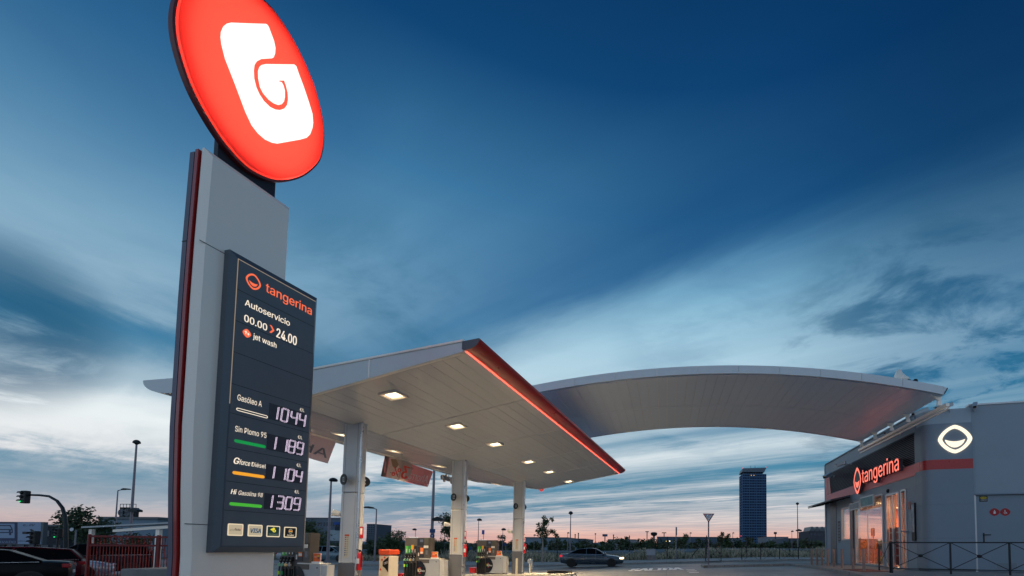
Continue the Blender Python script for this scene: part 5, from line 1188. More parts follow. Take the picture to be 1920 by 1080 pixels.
mb = MB(); mb.box((p.x + .03, p.y, AT(1267, 996, 43).z), (.12, .6, .75)); mb.build('plate', M('plate grey', S(110, 114, 120), .5), ps)
p = gpt(1221.5, 46, .16); z2 = AT(1221, 1030, 46).z; z1 = AT(1221, 1041, 46).z
ub = thing('utility_box', 'pale grey utility cabinet on a stone base among the weeds', 'utility box', p)
mb = MB(); w_ = (AT(1230, 1040, 46) - AT(1213, 1040, 46)).length; mb.box(p + UP * ((z1 - p.z) / 2), (w_, .8, z1 - p.z)); mb.build('stone_base', M('rough stone', S(120, 112, 108), .85, var=.3, scale=6, bump=.6), ub)
mb = MB(); mb.box((p.x - .05, p.y, (z1 + z2) / 2), (w_ * .96, .72, z2 - z1)); mb.box((p.x - .05, p.y, z2 + .02), (w_ * 1.0, .78, .04)); mb.build('cabinet', M('cabinet pale', S(150, 150, 156), .5), ub, bevel=.015)
# chain link fence posts beyond the pavement
m_fp = M('green black post', S(20, 30, 34), .5, .2)
fen = thing('wire_fence', 'dark wire fence on thin posts behind the far pavement', 'fence', gpt(1180, 48.5))
mb = MB(); fY = 48.3
for px, y0 in ((1045, 1012), (1180, 1004), (1251, 1006), (1325, 1004), (1400, 1006), (1480, 1010)):
    q = gpt(px, fY); zt = AT(px, y0, fY).z; m2 = MB(); m2.tube([q, Vector((q.x, q.y, zt))], .055, 6); m2.build('post', m_fp, fen)
m2 = MB()
for x0, y0, x1, y1 in ((1324, 1010, 1290, 1052), (1327, 1011, 1356, 1045), (1178, 1010, 1184, 1030)):
    m2.tube([AT(x0, y0, fY), AT(x1, y1, fY)], .045, 6)
m2.build('brace', m_fp, fen)
m2 = MB(); xa, xb = gpt(560, fY).x, gpt(1560, fY).x
for z in (.35, .9, 1.45): m2.tube([(xa, fY, gz(xa) + z), (0, fY, z), (10, fY, .3 + z), (xb, fY, gz(xb) + z)], .008, 4)
m2.build('wires', m_fp, fen)
# low pale barrier far beyond
bz = thing('roadside_barrier', 'long low pale blue barrier wall beyond the weeds', 'wall', (0, 84, gz(0)))
mb = MB()
for k in range(-22, 16):
    x = k * 4.0; mb.box((x, 84, gz(x) + .6), (3.96, .25, 1.2))
mb.build('panels', M('barrier panel', S(96, 116, 132), .6, var=.15, scale=.5), bz)

# ------------------------------------------------------------------ street lamps
def lamp(label, px0, py0, px1, Y, head='mush', arm=0, extra=None, r=.09, base=0, group='street lamps around the junction'):
    b = gpt(px1, Y, base); t = AT(px0, py0, Y); t.y = Y
    t_ = thing('street_lamp', label, 'street lamp', b, group); s = Y / F
    mb = MB(); mb.tube([b, b.lerp(Vector((b.x, Y, t.z)), .5), Vector((b.x, Y, t.z))], [r, r * .8, r * .55], 8); mb.build('pole', m_galv if r > .05 else m_fp, t_)
    tp = Vector((b.x, Y, t.z))
    if head == 'mush':
        mb = MB(); mb.lathe(tp - UP * .1, [(.09, 0), (.12, .06), (.29, .16), (.3, .24), (.22, .40), (.1, .48), (0, .5)], 14); mb.build('lamp_head', m_fp, t_, smooth=True)
    elif head == 'arm':
        mb = MB(); e = tp + Vector((arm * s, 0, .12)); mb.tube([tp, tp + Vector((arm * s * .4, 0, .1)), e], .05, 6); mb.build('arm', m_galv, t_)
        mb = MB(); d_ = 1 if arm > 0 else -1; mb.loft([[e + Vector((d_ * u, v * w, z * h_)) for v, z in ((-1, 0), (1, 0), (1, 1), (-1, 1))] for u, w, h_ in ((-.5, .08, .08), (-.1, .2, .16), (.25, .2, .14), (.5, .1, .06))]); mb.build('lamp_head', m_fp, t_)
    elif head == 'hook':
        mb = MB(); mb.lathe(tp + Vector((arm * s * .5, 0, -.05)), [(0, 0), (.28, .02), (.34, .12), (.26, .26), (.1, .34), (0, .35)], 12); mb.tube([tp, tp + Vector((arm * s * .5, 0, .2))], .05, 6); mb.build('lamp_head', m_fp, t_, smooth=True)
    if extra:
        for (dx, py, kind) in extra:
            z = AT(px1, py, Y).z; c_ = Vector((b.x + dx * s, Y - .1, z))
            mb = MB(); mb.tube([Vector((b.x, Y, z + .1)), c_ + UP * .1], .05, 6); mb.loft([[c_ + Vector((u, v * .25, z_ * h_)) for v, z_ in ((-1, 0), (1, 0), (1, 1), (-1, 1))] for u, h_ in ((-.45, .2), (0, .38), (.5, .2))]); mb.build('floodlight', m_fp, t_)
    return t_
lamp('tall lamp with round cap left of the totem', 254, 832, 242, 45, 'mush', extra=((8, 960, 'f'),), r=.13)
lamp('lamp with short arm left of the totem beside the taller one', 222, 920, 213, 52, 'arm', 15)
lamp('lamp between the totem and the first canopy column', 622, 902, 615, 40, 'hook', 8, r=.12)
lamp('lamp with long arm right of the first canopy column', 707, 955, 703, 45, 'arm', -15)
lamp('very tall lamp pole passing behind the canopy banner', 818, 800, 809, 40, 'mush', extra=((12, 977, 'f'),), r=.14)
lamp('thin lamp between the middle and farthest columns', 898, 976, 896, 62, 'hook', 3, r=.07)
lamp('thin lamp left of the farthest column', 944, 994, 942, 66, 'hook', 3, r=.06)
lamp('slim lamp pole rising above the moving car', 1070, 964, 1069, 60, 'mush', r=.09)
lamp('slim lamp pole right of the glass tower', 1496, 946, 1496, 80, 'mush', r=.11, extra=((1.5, 996, 'f'),))
lamp('small far lamp beside the right hand lamp pole', 1485, 997, 1485, 110, 'hook', 2, r=.09)
lamp('small far lamp behind the middle dispenser', 779, 994, 778, 75, 'hook', -4, r=.06)
lamp('small far lamp right of the round arrow sign', 826, 998, 826, 85, 'hook', 3, r=.07)
lamp('far lamp with bare pole right of the round arrow sign', 834, 990, 833, 70, 'hook', 2, r=.07)
lamp('far lamp left of the give way sign', 1294, 1000, 1294, 140, 'hook', 2, r=.12)
lamp('far lamp among trees right of the give way sign', 1374, 1000, 1374, 140, 'hook', 2, r=.12)
lamp('far lamp above the moving car roof', 1116, 1002, 1116, 150, 'mush', r=.12)
lamp('far pair of poles left lamp behind the sapling', 1064, 1000, 1064, 120, 'hook', 2, r=.1)
lamp('far lamp behind the sapling stem', 1002, 1004, 1001, 120, 'hook', 2, r=.1)
# blue signs
def rsign(label, px, base_y, Y, parts, nm='road_sign'):
    b = gpt(px, Y); ts = thing(nm, label, 'road sign', b); zt = max(AT(px, q[1], Y).z for q in parts)
    mb = MB(); mb.tube([b, Vector((b.x, b.y, zt))], .05, 6); mb.build('pole', m_galv, ts)
    for kind, py, hw_, hh_, mt2 in parts:
        c_ = Vector((b.x, Y - .25, AT(px, py, Y).z)); s = Y / F; mb = MB()
        if kind == 'box': mb.box(c_, (hw_ * 2 * s, .04, hh_ * 2 * s))
        elif kind == 'disc': mb.lathe(c_, [(0, -.02), (hw_ * s, -.02), (hw_ * s, .02), (0, .02)], 24, (0, -1, 0))
        elif kind == 'tri': mb.slab([c_ + Vector((u * hw_ * s, 0, v * hh_ * s)) for u, v in ((-1, 1), (1, 1), (0, -1))], (0, .04, 0))
        o = mb.build('plate', mt2, ts)
        if kind == 'disc' and hw_ > 3:
            m2 = MB(); k = hw_ * s; m2.quad(*[c_ + Vector((u * k, -.024, v * k)) for u, v in ((-.1, -.6), (.1, -.6), (.1, .15), (.35, .15), (0, .65), (-.35, .15), (-.1, .15))]); m2.build('arrow', M('sign white', S(205, 205, 210), .45, var=.04), o, tri=True)
    return ts
mblue = M('road sign blue', S(24, 62, 110), .45, var=.05); mwhs = M('sign white', S(205, 205, 210), .45, var=.04)
rsign('blue rectangle above a round blue arrow sign behind the middle dispenser', 812.5, 1030, 39, (('box', 995.5, 5, 3.4, mblue), ('disc', 1005.5, 4.2, 4.2, mblue)))
rsign('small round blue sign right of the middle column', 884.5, 1030, 45, (('disc', 1028, 3, 3, mblue),))
rsign('small upside down white triangle sign by the farthest dispenser', 935, 1030, 60, (('tri', 1018, 2.6, 2.6, M('sign border red', S(150, 30, 34), .45, var=.04)), ))
rsign('small blue square sign right of the farthest dispenser', 948, 1030, 62, (('box', 1021, 2.6, 2.4, mblue),))
rsign('round white sign on a pole beside the left tree', 140, 1030, 33, (('disc', 993, 3.2, 6, mwhs),))
rsign('small lit blue and white box sign on a far pole', 906, 1030, 90, (('box', 998, 2.4, 4, M('lit blue sign', S(60, 90, 170), .4)),), 'lit_sign')

# ------------------------------------------------------------------ left side: traffic signals, hoarding, cars, fence
Yt = 30
b = gpt(124, Yt); pts = [AT(x, y, Yt) for x, y in ((124, 1028), (123.5, 985), (122, 968), (117, 952), (107, 939), (92, 930.5), (74, 928.5), (52, 928))]
ts = thing('traffic_light', 'overhead traffic light showing green on a curved dark pole', 'traffic light', b)
mb = MB(); mb.tube([b] + pts, [.11] * 3 + [.10, .09, .08, .075, .07, .06], 8); mb.build('curved_pole', m_fp, ts, smooth=True)
def signal(par, c_, s=1.0, lit=True):
    mb = MB(); mb.box(c_, (.42 * s, .3, .98 * s)); h_ = mb.build('signal_head', m_black, par, bevel=.05)
    for k in range(3):
        q = c_ + UP * (.31 - .31 * k) * s - Vector((.1 * s, .17, 0))
        mb = MB(); mb.lathe(q, [(0, 0), (.10 * s, 0), (.11 * s, .02), (0, .03)], 14, (-.3, -1, 0)); mb.build('lens', E('green signal', (30, 235, 130), 1.3) if k == 2 and lit else M('dead lens', (.02, .02, .02, 1), .3), h_)
        mb = MB(); n_ = 8
        for j in range(n_):
            a0, a1 = pi * j / n_, pi * (j + 1) / n_
            mb.slab([q + Vector((cos(a0) * .12 * s, 0, sin(a0) * .12 * s)), q + Vector((cos(a1) * .12 * s, 0, sin(a1) * .12 * s)), q + Vector((cos(a1) * .11 * s - .03, -.13 * s, sin(a1) * .11 * s - .02)), q + Vector((cos(a0) * .11 * s - .03, -.13 * s, sin(a0) * .11 * s - .02))], (0, .005, .008))
        mb.build('visor', m_black, h_)
signal(ts, AT(47.5, 932, Yt - .1), .86)
b = gpt(107, 36); t2_ = thing('traffic_light', 'low green traffic light half hidden by the left tree', 'traffic light', b)
mb = MB(); mb.tube([b, Vector((b.x, b.y, AT(108, 1010, 36).z))], .07, 8); mb.build('pole', m_fp, t2_); signal(t2_, AT(110, 1000, 35.8), .8)
b = gpt(65, 29); t3_ = thing('traffic_light', 'dark back of a traffic light in front of the arrow hoarding', 'traffic light', b)
mb = MB(); mb.tube([b, Vector((b.x, b.y, AT(65, 1003, 29).z))], .07, 8); mb.build('pole', m_fp, t3_); signal(t3_, AT(66, 1008, 28.8), .85, False)
# hoarding
Yh = 42
hp0 = gpt(20, Yh); ho = thing('billboard', 'wide roadside billboard with a car symbol panel and an arrow panel', 'billboard', hp0)
def hpt(px, py, o=0): q = AT(px, py, Yh); return Vector((q.x, Yh - o, q.z))
mb = MB(); q0, q1 = hpt(-70, 978), hpt(83, 1021); mb.box((q0 + q1) / 2, (q1.x - q0.x, .3, q0.z - q1.z)); bb = mb.build('board', m_dgrey, ho)
mb = MB()
for px in (-40, 10, 70): a = hpt(px, 1020); mb.tube([Vector((a.x, Yh, gz(a.x))), Vector((a.x, Yh, a.z))], .1, 8)
mb.build('post', m_fp, ho)
def hrect(x0, y0, x1, y1, o): return [hpt(x0, y1, o), hpt(x1, y1, o), hpt(x1, y0, o), hpt(x0, y0, o)]
mnav = M('navy print', S(26, 40, 78), .5); mpal = M('hoarding pale', S(132, 150, 176), .55, var=.05)
mb = MB(); mb.slab(hrect(-66, 979.5, 36, 1019.5, .16), (0, .02, 0)); pn = mb.build('car_panel', mnav, bb)
mb = MB(); mb.slab(hrect(-60, 982, 32, 1009, .165), (0, .003, 0)); mb.build('pale_field', mpal, pn)
mb = MB(); car_o = [(-1, 993), (1, 985.5), (24, 985.5), (27.5, 992), (28, 998.5), (-2, 998.5)]
for i in range(len(car_o)):
    (xa, ya), (xb, yb) = car_o[i], car_o[(i + 1) % len(car_o)]; a, c = hpt(xa, ya, .17), hpt(xb, yb, .17); d_ = (c - a).normalized(); s_ = Vector((-d_.z, 0, d_.x)) * .05; mb.quad(a - s_ - d_ * .04, c - s_ + d_ * .04, c + s_ + d_ * .04, a + s_ - d_ * .04)
mb.slab(hrect(-2, 992, 28, 994, .171), (0, .002, 0))
for x in (0, 22): mb.slab(hrect(x, 999, x + 4, 1003.5, .171), (0, .002, 0))
for x in (2, 23.5): ring(mb, hpt(x, 995.5, .175), Vector((1, 0, 0)), UP, .1, .1, .02, 2)
mb.build('car_symbol', mnav, pn)
mb = MB(); put_text(mb, 'AUTOLAVADO', hpt(-30, 1018, .17), Vector((1, 0, 0)), UP, w=(hpt(34, 1018).x - hpt(-30, 1018).x), h=.2, bold=.02); mb.build('panel_lettering', mpal, pn)
mb = MB(); mb.slab(hrect(38, 979.5, 81, 1020, .16), (0, .02, 0)); pn2 = mb.build('arrow_panel', mpal, bb)
mb = MB(); put_text(mb, 'e...liV', hpt(48, 986.5, .165), Vector((1, 0, 0)), UP, w=hpt(70, 980).x - hpt(48, 980).x, h=.2, bold=.03, shear=.2); put_text(mb, 'JUNTO A', hpt(38.5, 1015.5, .165), Vector((1, 0, 0)), UP, w=hpt(51, 980).x - hpt(38.5, 980).x, h=.1, shear=.2, bold=.02); mb.build('panel_lettering', M('ink black', S(14, 18, 26), .5), pn2); mb = MB()
mb.slab(hrect(46.5, 997, 62, 1001.5, .166), (0, .003, 0)); mb.quad(*[hpt(x, y, .166) for x, y in ((60, 993), (64, 992), (76, 1000), (64, 1006), (60, 1003), (66, 999.5))]); mb.build('panel_print', M('ink black', S(14, 18, 26), .5), pn2, tri=True)

# cars
m_tyre = M('tyre', (.012, .012, .012, 1), .8); m_rim = M('rim', (.35, .36, .38, 1), .3, .8)
m_cgl = M('car glass', S(8, 12, 15), .3, 0, var=.02, spec=.02)
def car(label, cat, loc, rz, paint, hatch=False, Hc=1.44, L=4.5, lights=False, name='parked_car', group=None):
    r = local_thing(name, label, cat, group); w = .88
    zbelt = Hc * (.66 if hatch else .69)
    # lower body sections along x (front +): x, z low, z shoulder, half width
    if hatch: st = [(-L / 2, .42, .80, .66), (-L / 2 + .10, .30, zbelt - .02, .80), (-L / 2 + .5, .22, zbelt, w), (-.3, .2, zbelt, w), (.75, .2, zbelt - .02, w), (1.0, .2, zbelt - .05, w), (L / 2 - .55, .22, zbelt - .13, .84), (L / 2 - .12, .26, zbelt - .24, .72), (L / 2, .38, .58, .6)]
    else: st = [(-L / 2, .44, .76, .66), (-L / 2 + .06, .32, zbelt - .03, .76), (-L / 2 + .5, .22, zbelt + .01, w), (-.9, .2, zbelt + .01, w), (.6, .2, zbelt - .02, w), (.95, .2, zbelt - .05, w), (L / 2 - .55, .22, zbelt - .14, .84), (L / 2 - .12, .26, zbelt - .26, .72), (L / 2, .38, .56, .6)]
    secs = []
    for x, zl, zh, hw in st:
        q = []
        for u, v in ((-.86, 0), (-.97, .18), (-1, .5), (-.985, .8), (-.93, .94), (-.8, 1), (-.4, 1.015), (0, 1.02), (.4, 1.015), (.8, 1), (.93, .94), (.985, .8), (1, .5), (.97, .18), (.86, 0)): q.append((x, u * hw, zl + (zh - zl) * v))
        secs.append(q)
    mb = MB(); mb.loft(secs); body = mb.build('body', paint, r, smooth=True)
    # greenhouse
    if hatch: gh = [(-L / 2 + .12, zbelt), (-L / 2 + .42, Hc - .10), (-.9, Hc - .01), (0, Hc), (.35, Hc - .05), (1.12, zbelt - .06)]
    else: gh = [(-L / 2 + .62, zbelt), (-1.0, Hc - .07), (-.5, Hc - .01), (0, Hc), (.3, Hc - .05), (1.08, zbelt - .06)]
    xs0, xs1 = gh[0][0], gh[-1][0]; secs = []
    for x, z in gh:
        z0 = zbelt - .06; f = max(.02, (z - z0) / (Hc - z0)); hwt = .84 - .24 * f; secs.append([(x, -.84, z0), (x, -hwt, z - .03 * f), (x, -hwt * .6, z), (x, hwt * .6, z), (x, hwt, z - .03 * f), (x, .84, z0)])
    mb = MB(); mb.loft(secs); gh_o = mb.build('glasshouse', m_cgl, r, smooth=True)
    mb = MB(); rs = [k for k in secs[1:5]]; mb.loft([[(x, y * 1.015, z + .008) for x, y, z in (q[1], q[2], q[3], q[4])] + [(x, y * .98, z - .02) for x, y, z in (q[4], q[3], q[2], q[1])] for q in rs]); mb.build('roof', paint, r, smooth=True)
    mb = MB()
    for sg in (-1, 1):
        mb = MB(); prv = None
        for q in secs:
            pt = Vector(q[1] if sg < 0 else q[4]) + Vector((0, sg * .008, .004))
            if prv is not None: mb.tube([prv, pt], .032, 6)
            prv = pt
        for xb_ in (-.35, .35):
            i0 = [(x, z) for x, z in gh]
            mb.tube([(xb_ - .02, sg * .855, zbelt - .03), (xb_ - .06, sg * .625, Hc - .05)], .03, 6)
        mb.tube([(xs0 + .05, sg * .86, zbelt - .005), (xs1 - .1, sg * .87, zbelt - .05)], .018, 6)
        mb.build('pillars', paint, gh_o)
    for sx in (-L / 2 + .85, L / 2 - .88):
        for sy in (-1, 1):
            mb = MB(); mb.lathe((sx, sy * .79, .32), [(.19, -.1), (.28, -.1), (.31, -.06), (.31, .06), (.28, .1), (.19, .1)], 20, (0, 1, 0)); wh = mb.build('wheel', m_tyre, r, smooth=True)
            mb = MB(); mb.lathe((sx, sy * .865, .32), [(0, -.03), (.2, -.03), (.21, 0), (.06, .02), (0, .02)], 16, (0, sy, 0)); mb.build('rim', m_rim, wh)
            m2 = MB(); m2.lathe((sx, sy * .80, .33), [(.0, -.3), (.34, -.3), (.34, .083), (0, .083)], 20, (0, sy, 0)); m2.build('wheel_arch', m_black, body)
    for sy in (-1, 1):
        mb = MB(); mb.box((-L / 2 + .10, sy * .63, zbelt - .16), (.2, .34, .15)); mb.build('tail_light', M('tail lamp', S(150, 10, 20), .2, var=.05) if not lights else E('lit tail lamp', (230, 40, 60), .9), r, bevel=.03)
        mb = MB(); mb.box((L / 2 - .14, sy * .60, zbelt - .31), (.26, .34, .11)); mb.build('headlight', E('lit headlamp', (255, 225, 170), 5.0) if lights else M('head lamp', (.6, .62, .65, 1), .1, .3), r, bevel=.03)
        mb = MB(); mb.box((.85, sy * .98, zbelt + .03), (.12, .2, .13)); mb.build('mirror', paint, r, bevel=.03)
    mb = MB(); mb.box((-L / 2 - .005, 0, .62), (.03, .5, .11)); mb.build('number_plate', M('plate white', (.6, .6, .6, 1), .5), body)
    for sy in (-1, 1): mb = MB(); mb.tube([(xs0 + .05, sy * .885, zbelt - .02), (xs1 - .1, sy * .885, zbelt - .055)], .010, 5); mb.build('trim', M('chrome', (.8, .8, .82, 1), .12, 1), body)
    r.location = loc; r.rotation_euler = (0, 0, rz); return r
cb_ = M('car black', (.005, .005, .006, 1), .32, 0, var=.05, spec=.12); cr_d = M('car dark red', S(80, 10, 24), .35, 0, var=.05, spec=.15); cs_ = M('car silver', S(150, 166, 178), .28, .5, var=.04, coat=.8); cdk = M('car dark blue', S(22, 24, 32), .35, 0, var=.05, spec=.15); cgr = M('car grey blue', S(62, 80, 94), .25, .3, var=.05, coat=.5)
gp_ = 'cars parked on the left'
CA = radians(48); cdv = Vector((cos(CA), sin(CA), 0))
def park(px, Y, L, front): q = gpt(px, Y) - cdv * (L / 2); q.z = gz(q.x); return q
car('black parked sedan at the lower left corner', 'car', park(141, 16.8, 4.66, 0), CA + pi, cb_, Hc=1.44, L=4.66, group=gp_)
car('dark red parked hatchback behind the black sedan', 'car', park(166, 19.8, 4.4, 0), CA + pi, cr_d, True, Hc=1.49, L=4.4, group=gp_)
car('silver parked car with its bonnet behind the red fence', 'car', park(219, 21.5, 4.4, 1), CA, cs_, False, Hc=1.42, L=4.4, group=gp_)
car('dark parked estate car behind the red fence', 'car', park(293, 25.5, 4.7, 0), CA + pi, cdk, True, Hc=1.66, L=4.7, group=gp_)
p = gpt(1113, 35); car('dark grey blue car with lit headlights driving past on the road', 'car', (p.x, 34.6, gz(p.x) + .012), 0.06, cgr, False, Hc=1.42, L=4.7, lights=True, name='moving_car')
p = gpt(628, 44.5); car('pale teal car with red tail lights beyond the first column', 'car', (p.x, 44.0, gz(p.x) + .17), .1, M('car teal', S(96, 120, 130), .3, .3, var=.05, coat=.6), True, Hc=1.5, L=4.3, lights=True, name='moving_car')
p = gpt(603, 50); car('white car behind the dispenser at the totem', 'car', (p.x, 47.5, gz(p.x) + .05), .1, M('car pale', S(150, 156, 164), .3, .2, var=.05, coat=.6), True, Hc=1.5, L=4.3, name='parked_car')
# red fence
Yf = 11.0
m_rf = M('fence red', S(112, 20, 20), .45, var=.08, scale=6)
f0, f1 = AT(168, 1003, Yf), AT(299, 1001, 11.6); f2 = AT(340, 1000, 11.8)
fz = gz(-13.4); fb = Vector((f0.x, Yf, fz)); fe = thing('red_fence', 'red metal bar fence in front of the parked cars', 'fence', fb)
def fp_(u): return Vector((f0.x + (f2.x - f0.x) * u, Yf + .8 * u, 0))
u1 = (f1.x - f0.x) / (f2.x - f0.x); ztp = f0.z
for u in (0, u1): mb = MB(); q = fp_(u); mb.box(q + UP * ((fz + ztp + .02) / 2), (.045 if u == 0 else .07, .05, ztp + .02 - fz)); mb.build('post', m_rf, fe, bevel=.008)
mb = MB()
for z in (ztp - .03, ztp - .25, fz + .25): mb = MB(); a, c = fp_(0), fp_(1); d_ = (c - a); mb.box((a + c) / 2 + UP * z, (1, 1, 1), ax=(d_, Vector((-d_.y, d_.x, 0)).normalized() * .04, UP * .045)); mb.build('rail', m_rf, fe)
mb = MB(); nb = 30
for k in range(nb): q = fp_((k + .6) / nb); mb.box(q + UP * ((fz + .1 + ztp) / 2), (.010, .014, ztp - fz - .1))
mb.build('bars', m_rf, fe)
# concrete block by the totem
p = AT(275, 1070, 8.8); zt = AT(275, 1066, 8.8).z
q0, q1 = AT(213, 1073, 8.6), AT(345, 1062, 9.4)
cbk = MB(); d_ = Vector((1, .1, 0)).normalized(); gzc = gz(-9.6)
cbk.box(Vector((q0.x + .66, 9.35, (gzc + zt) / 2)), (1, 1, 1), ax=(d_ * 1.3, Vector((-d_.y, d_.x, 0)) * 1.3, UP * (zt - gzc)))
cbo = tag(cbk.build('concrete_block', M('block concrete', S(124, 122, 120), .8, var=.22, scale=3, bump=.4), bevel=.02), 'pale concrete block on the ground left of the totem', 'concrete block')
mb = MB(); c_ = Vector((q0.x + .66, 9.35, 0)) - Vector((-d_.y, d_.x, 0)) * .655
for u in (-.31, .31): mb.box(c_ + d_ * u + UP * (gzc + (zt - gzc) * .5), (1, 1, 1), ax=(d_ * .5, Vector((0, .012, 0)), UP * (zt - gzc) * .7))
mb.build('front_panel', M('block dark panel', S(96, 98, 100), .85, var=.2, scale=3), cbo)  # thin darker panels standing on the block's front
# car wash shelter
Ys = 24
sh = thing('car_shelter', 'pale flat roofed shelter over the parked cars', 'shelter', gpt(240, Ys))
def sp_(px, py, Y): return AT(px, py, Y)
mb = MB(); a, c = sp_(152, 990, Ys), sp_(332, 981, Ys); a2_, c2_ = Vector((a.x, Ys + 4, a.z + .35)), Vector((c.x, Ys + 4, c.z + .35))
mb.slab([a, c, c2_, a2_], UP * .08); mb.build('roof_sheet', M('shelter roof', S(176, 178, 180), .5, .2, var=.08), sh)
mb = MB(); mb.slab([a - UP * .07 + Vector((1.5, .15, 0)), c - UP * .05 + Vector((0, .15, 0)), c - UP * .22 + Vector((0, .15, 0)), a - UP * .2 + Vector((1.5, .15, 0))], (0, .1, 0)); mb.build('edge_beam', m_grey, sh)
for px in (170, 296): q = gpt(px, Ys + .3); mb = MB(); mb.box(q + UP * ((AT(px, 992, Ys).z - q.z) / 2), (.16 if px < 200 else .2, .16, AT(px, 992, Ys).z - q.z)); mb.build('post', m_grey, sh)

# ------------------------------------------------------------------ buildings in the distance
def wallmat(n_, col, k=.12): return M(n_, S(*col), .8, var=k, scale=.3)
def building(label, x0, x1, y0, Y, dep, col, name='building', win=None, z0=None, roof=None, extra=None, wcol=(44, 56, 70), cat='building', lit=None):
    a, c = AT(x0, y0, Y), AT(x1, y0, Y); g = (gz(a.x) if z0 is None else z0) - .3; zt = a.z
    t_ = thing(name, label, cat, ((a.x + c.x) / 2, Y + dep / 2, g))
    mb = MB(); mb.box(((a.x + c.x) / 2, Y + dep / 2, (g + zt) / 2), (c.x - a.x, dep, zt - g)); wl = mb.build('wall', wallmat('wall ' + label, col), t_)
    mb = MB(); mb.box(((a.x + c.x) / 2, Y + dep / 2, zt + .15), (c.x - a.x + .4, dep + .4, .3)); mb.build('roof', roof or m_dgrey, t_)
    if win:
        nx, nz, fw_, fh_ = win; W_, H_ = c.x - a.x, zt - g - .3
        for j in range(nz):
            for i in range(nx):
                cx_, cz_ = a.x + W_ * (i + .5) / nx, g + .3 + H_ * (j + .5) / nz
                mb = MB(); mb.box((cx_, Y - .02, cz_), (W_ / nx * fw_, .12, H_ / nz * fh_)); mb.build('window', M('far window', S(*wcol), .2), t_)
    if extra: extra(t_, a, c, Y, g, zt)
    return t_
def ex_ac(t_, a, c, Y, g, zt):
    for px in (221, 231):
        q = AT(px, 972, Y + 1); mb = MB(); mb.box((q.x, Y + 2, zt + 1.0), (.6 * Y / F * 14, 1.2, 1.5)); u_ = mb.build('cooling_unit', m_fp, t_, bevel=.05)
        mb = MB(); mb.lathe((q.x, Y + 1.37, zt + 1.0), [(0, 0), (.5, 0), (.5, .03), (0, .03)], 16, (0, -1, 0)); mb.build('fan_guard', m_dgrey, u_)
    mb = MB(); q0, q1 = AT(216, 965, Y), AT(246, 965, Y)
    for z in (zt + .9, zt + 2.1): mb.tube([(q0.x, Y + .5, z), (q1.x, Y + .5, z)], .04, 5)
    for k in range(6): x = q0.x + (q1.x - q0.x) * k / 5; mb.tube([(x, Y + .5, zt), (x, Y + .5, zt + 2.1)], .03, 5)
    mb.build('roof_rail', m_fp, t_)
    q = AT(290, 950, Y); mb = MB(); mb.tube([(q.x, Y + 3, zt), (q.x, Y + 3, q.z)], .04, 5); mb.build('aerial', m_fp, t_)
building('pale blue flat industrial building with roof cooling units left of the totem', 186, 296, 973, 62, 20, (112, 132, 148), extra=ex_ac, win=(4, 1, .5, .12))
building('dark low building behind the billboard', -60, 122, 986, 75, 15, (34, 40, 48), win=(8, 2, .6, .4), wcol=(22, 28, 36))
def ex_hosp(t_, a, c, Y, g, zt):
    for x0, y0, x1, y1, col, nm in ((624, 994, 645, 1014, (150, 164, 172), 'white_block'), (633, 987, 645, 995, (40, 52, 66), 'dark_block'), (631, 979, 640, 984, (40, 80, 150), 'blue_sign'), (619, 1014, 645, 1022, (60, 74, 88), 'lower_band')):
        p0_, p1_ = AT(x0, y0, Y), AT(x1, y1, Y); mb = MB(); mb.box(((p0_.x + p1_.x) / 2, Y - .6, (p0_.z + p1_.z) / 2), (p1_.x - p0_.x, 1.0, p0_.z - p1_.z)); mb.build(nm, wallmat(nm, col), t_)
building('large grey institutional building between the totem and first column', 560, 640, 972, 150, 5, (92, 104, 118), extra=ex_hosp, win=(14, 3, .5, .35))
building('dark slab tower block right of the first column', 688, 702, 983, 320, 20, (70, 82, 98), 'tower_block', win=(4, 12, .55, .55), wcol=(36, 46, 60))
building('long pale shed with a green yellow stripe behind the sapling', 985, 1065, 1008.5, 170, 30, (112, 128, 142), win=(10, 1, .4, .2))
building('grey gabled shed right of the sapling', 1060, 1098, 1011, 190, 20, (98, 108, 122))
building('pale low warehouse roof above the moving car', 1140, 1192, 1012, 240, 30, (132, 134, 142), win=(6, 1, .5, .2))
building('long low dark hall with lit windows left of the give way sign', 1232, 1352, 1007, 260, 40, (70, 86, 104), win=(12, 1, .7, .2), wcol=(36, 46, 58))
building('pale low block in front of the tower base', 1340, 1392, 1009, 300, 30, (100, 112, 126), win=(6, 1, .5, .3))
building('low pale building right of the tower base', 1436, 1478, 1007, 330, 30, (120, 126, 138), win=(6, 1, .5, .3))
building('wide low grey building under the gabled house', 1470, 1560, 1010, 260, 30, (88, 98, 112), win=(8, 1, .6, .3))
def ex_gab(t_, a, c, Y, g, zt):
    for i in range(4):
        x0, x1 = a.x + (c.x - a.x) * i / 4, a.x + (c.x - a.x) * (i + 1) / 4; mb = MB(); mb.slab([(x0, Y - .3, zt), (x1 - .2, Y - .3, zt), (x1 - .8, Y - .3, zt + 2.4), (x0 + .8, Y - .3, zt + 2.4)], (0, 12, 0)); mb.build('gable_roof', m_dgrey, t_)
building('dark house block with stepped roofs beside the shop corner', 1518, 1556, 996, 240, 20, (66, 68, 78), win=(6, 3, .5, .4), extra=ex_gab, wcol=(100, 96, 100))
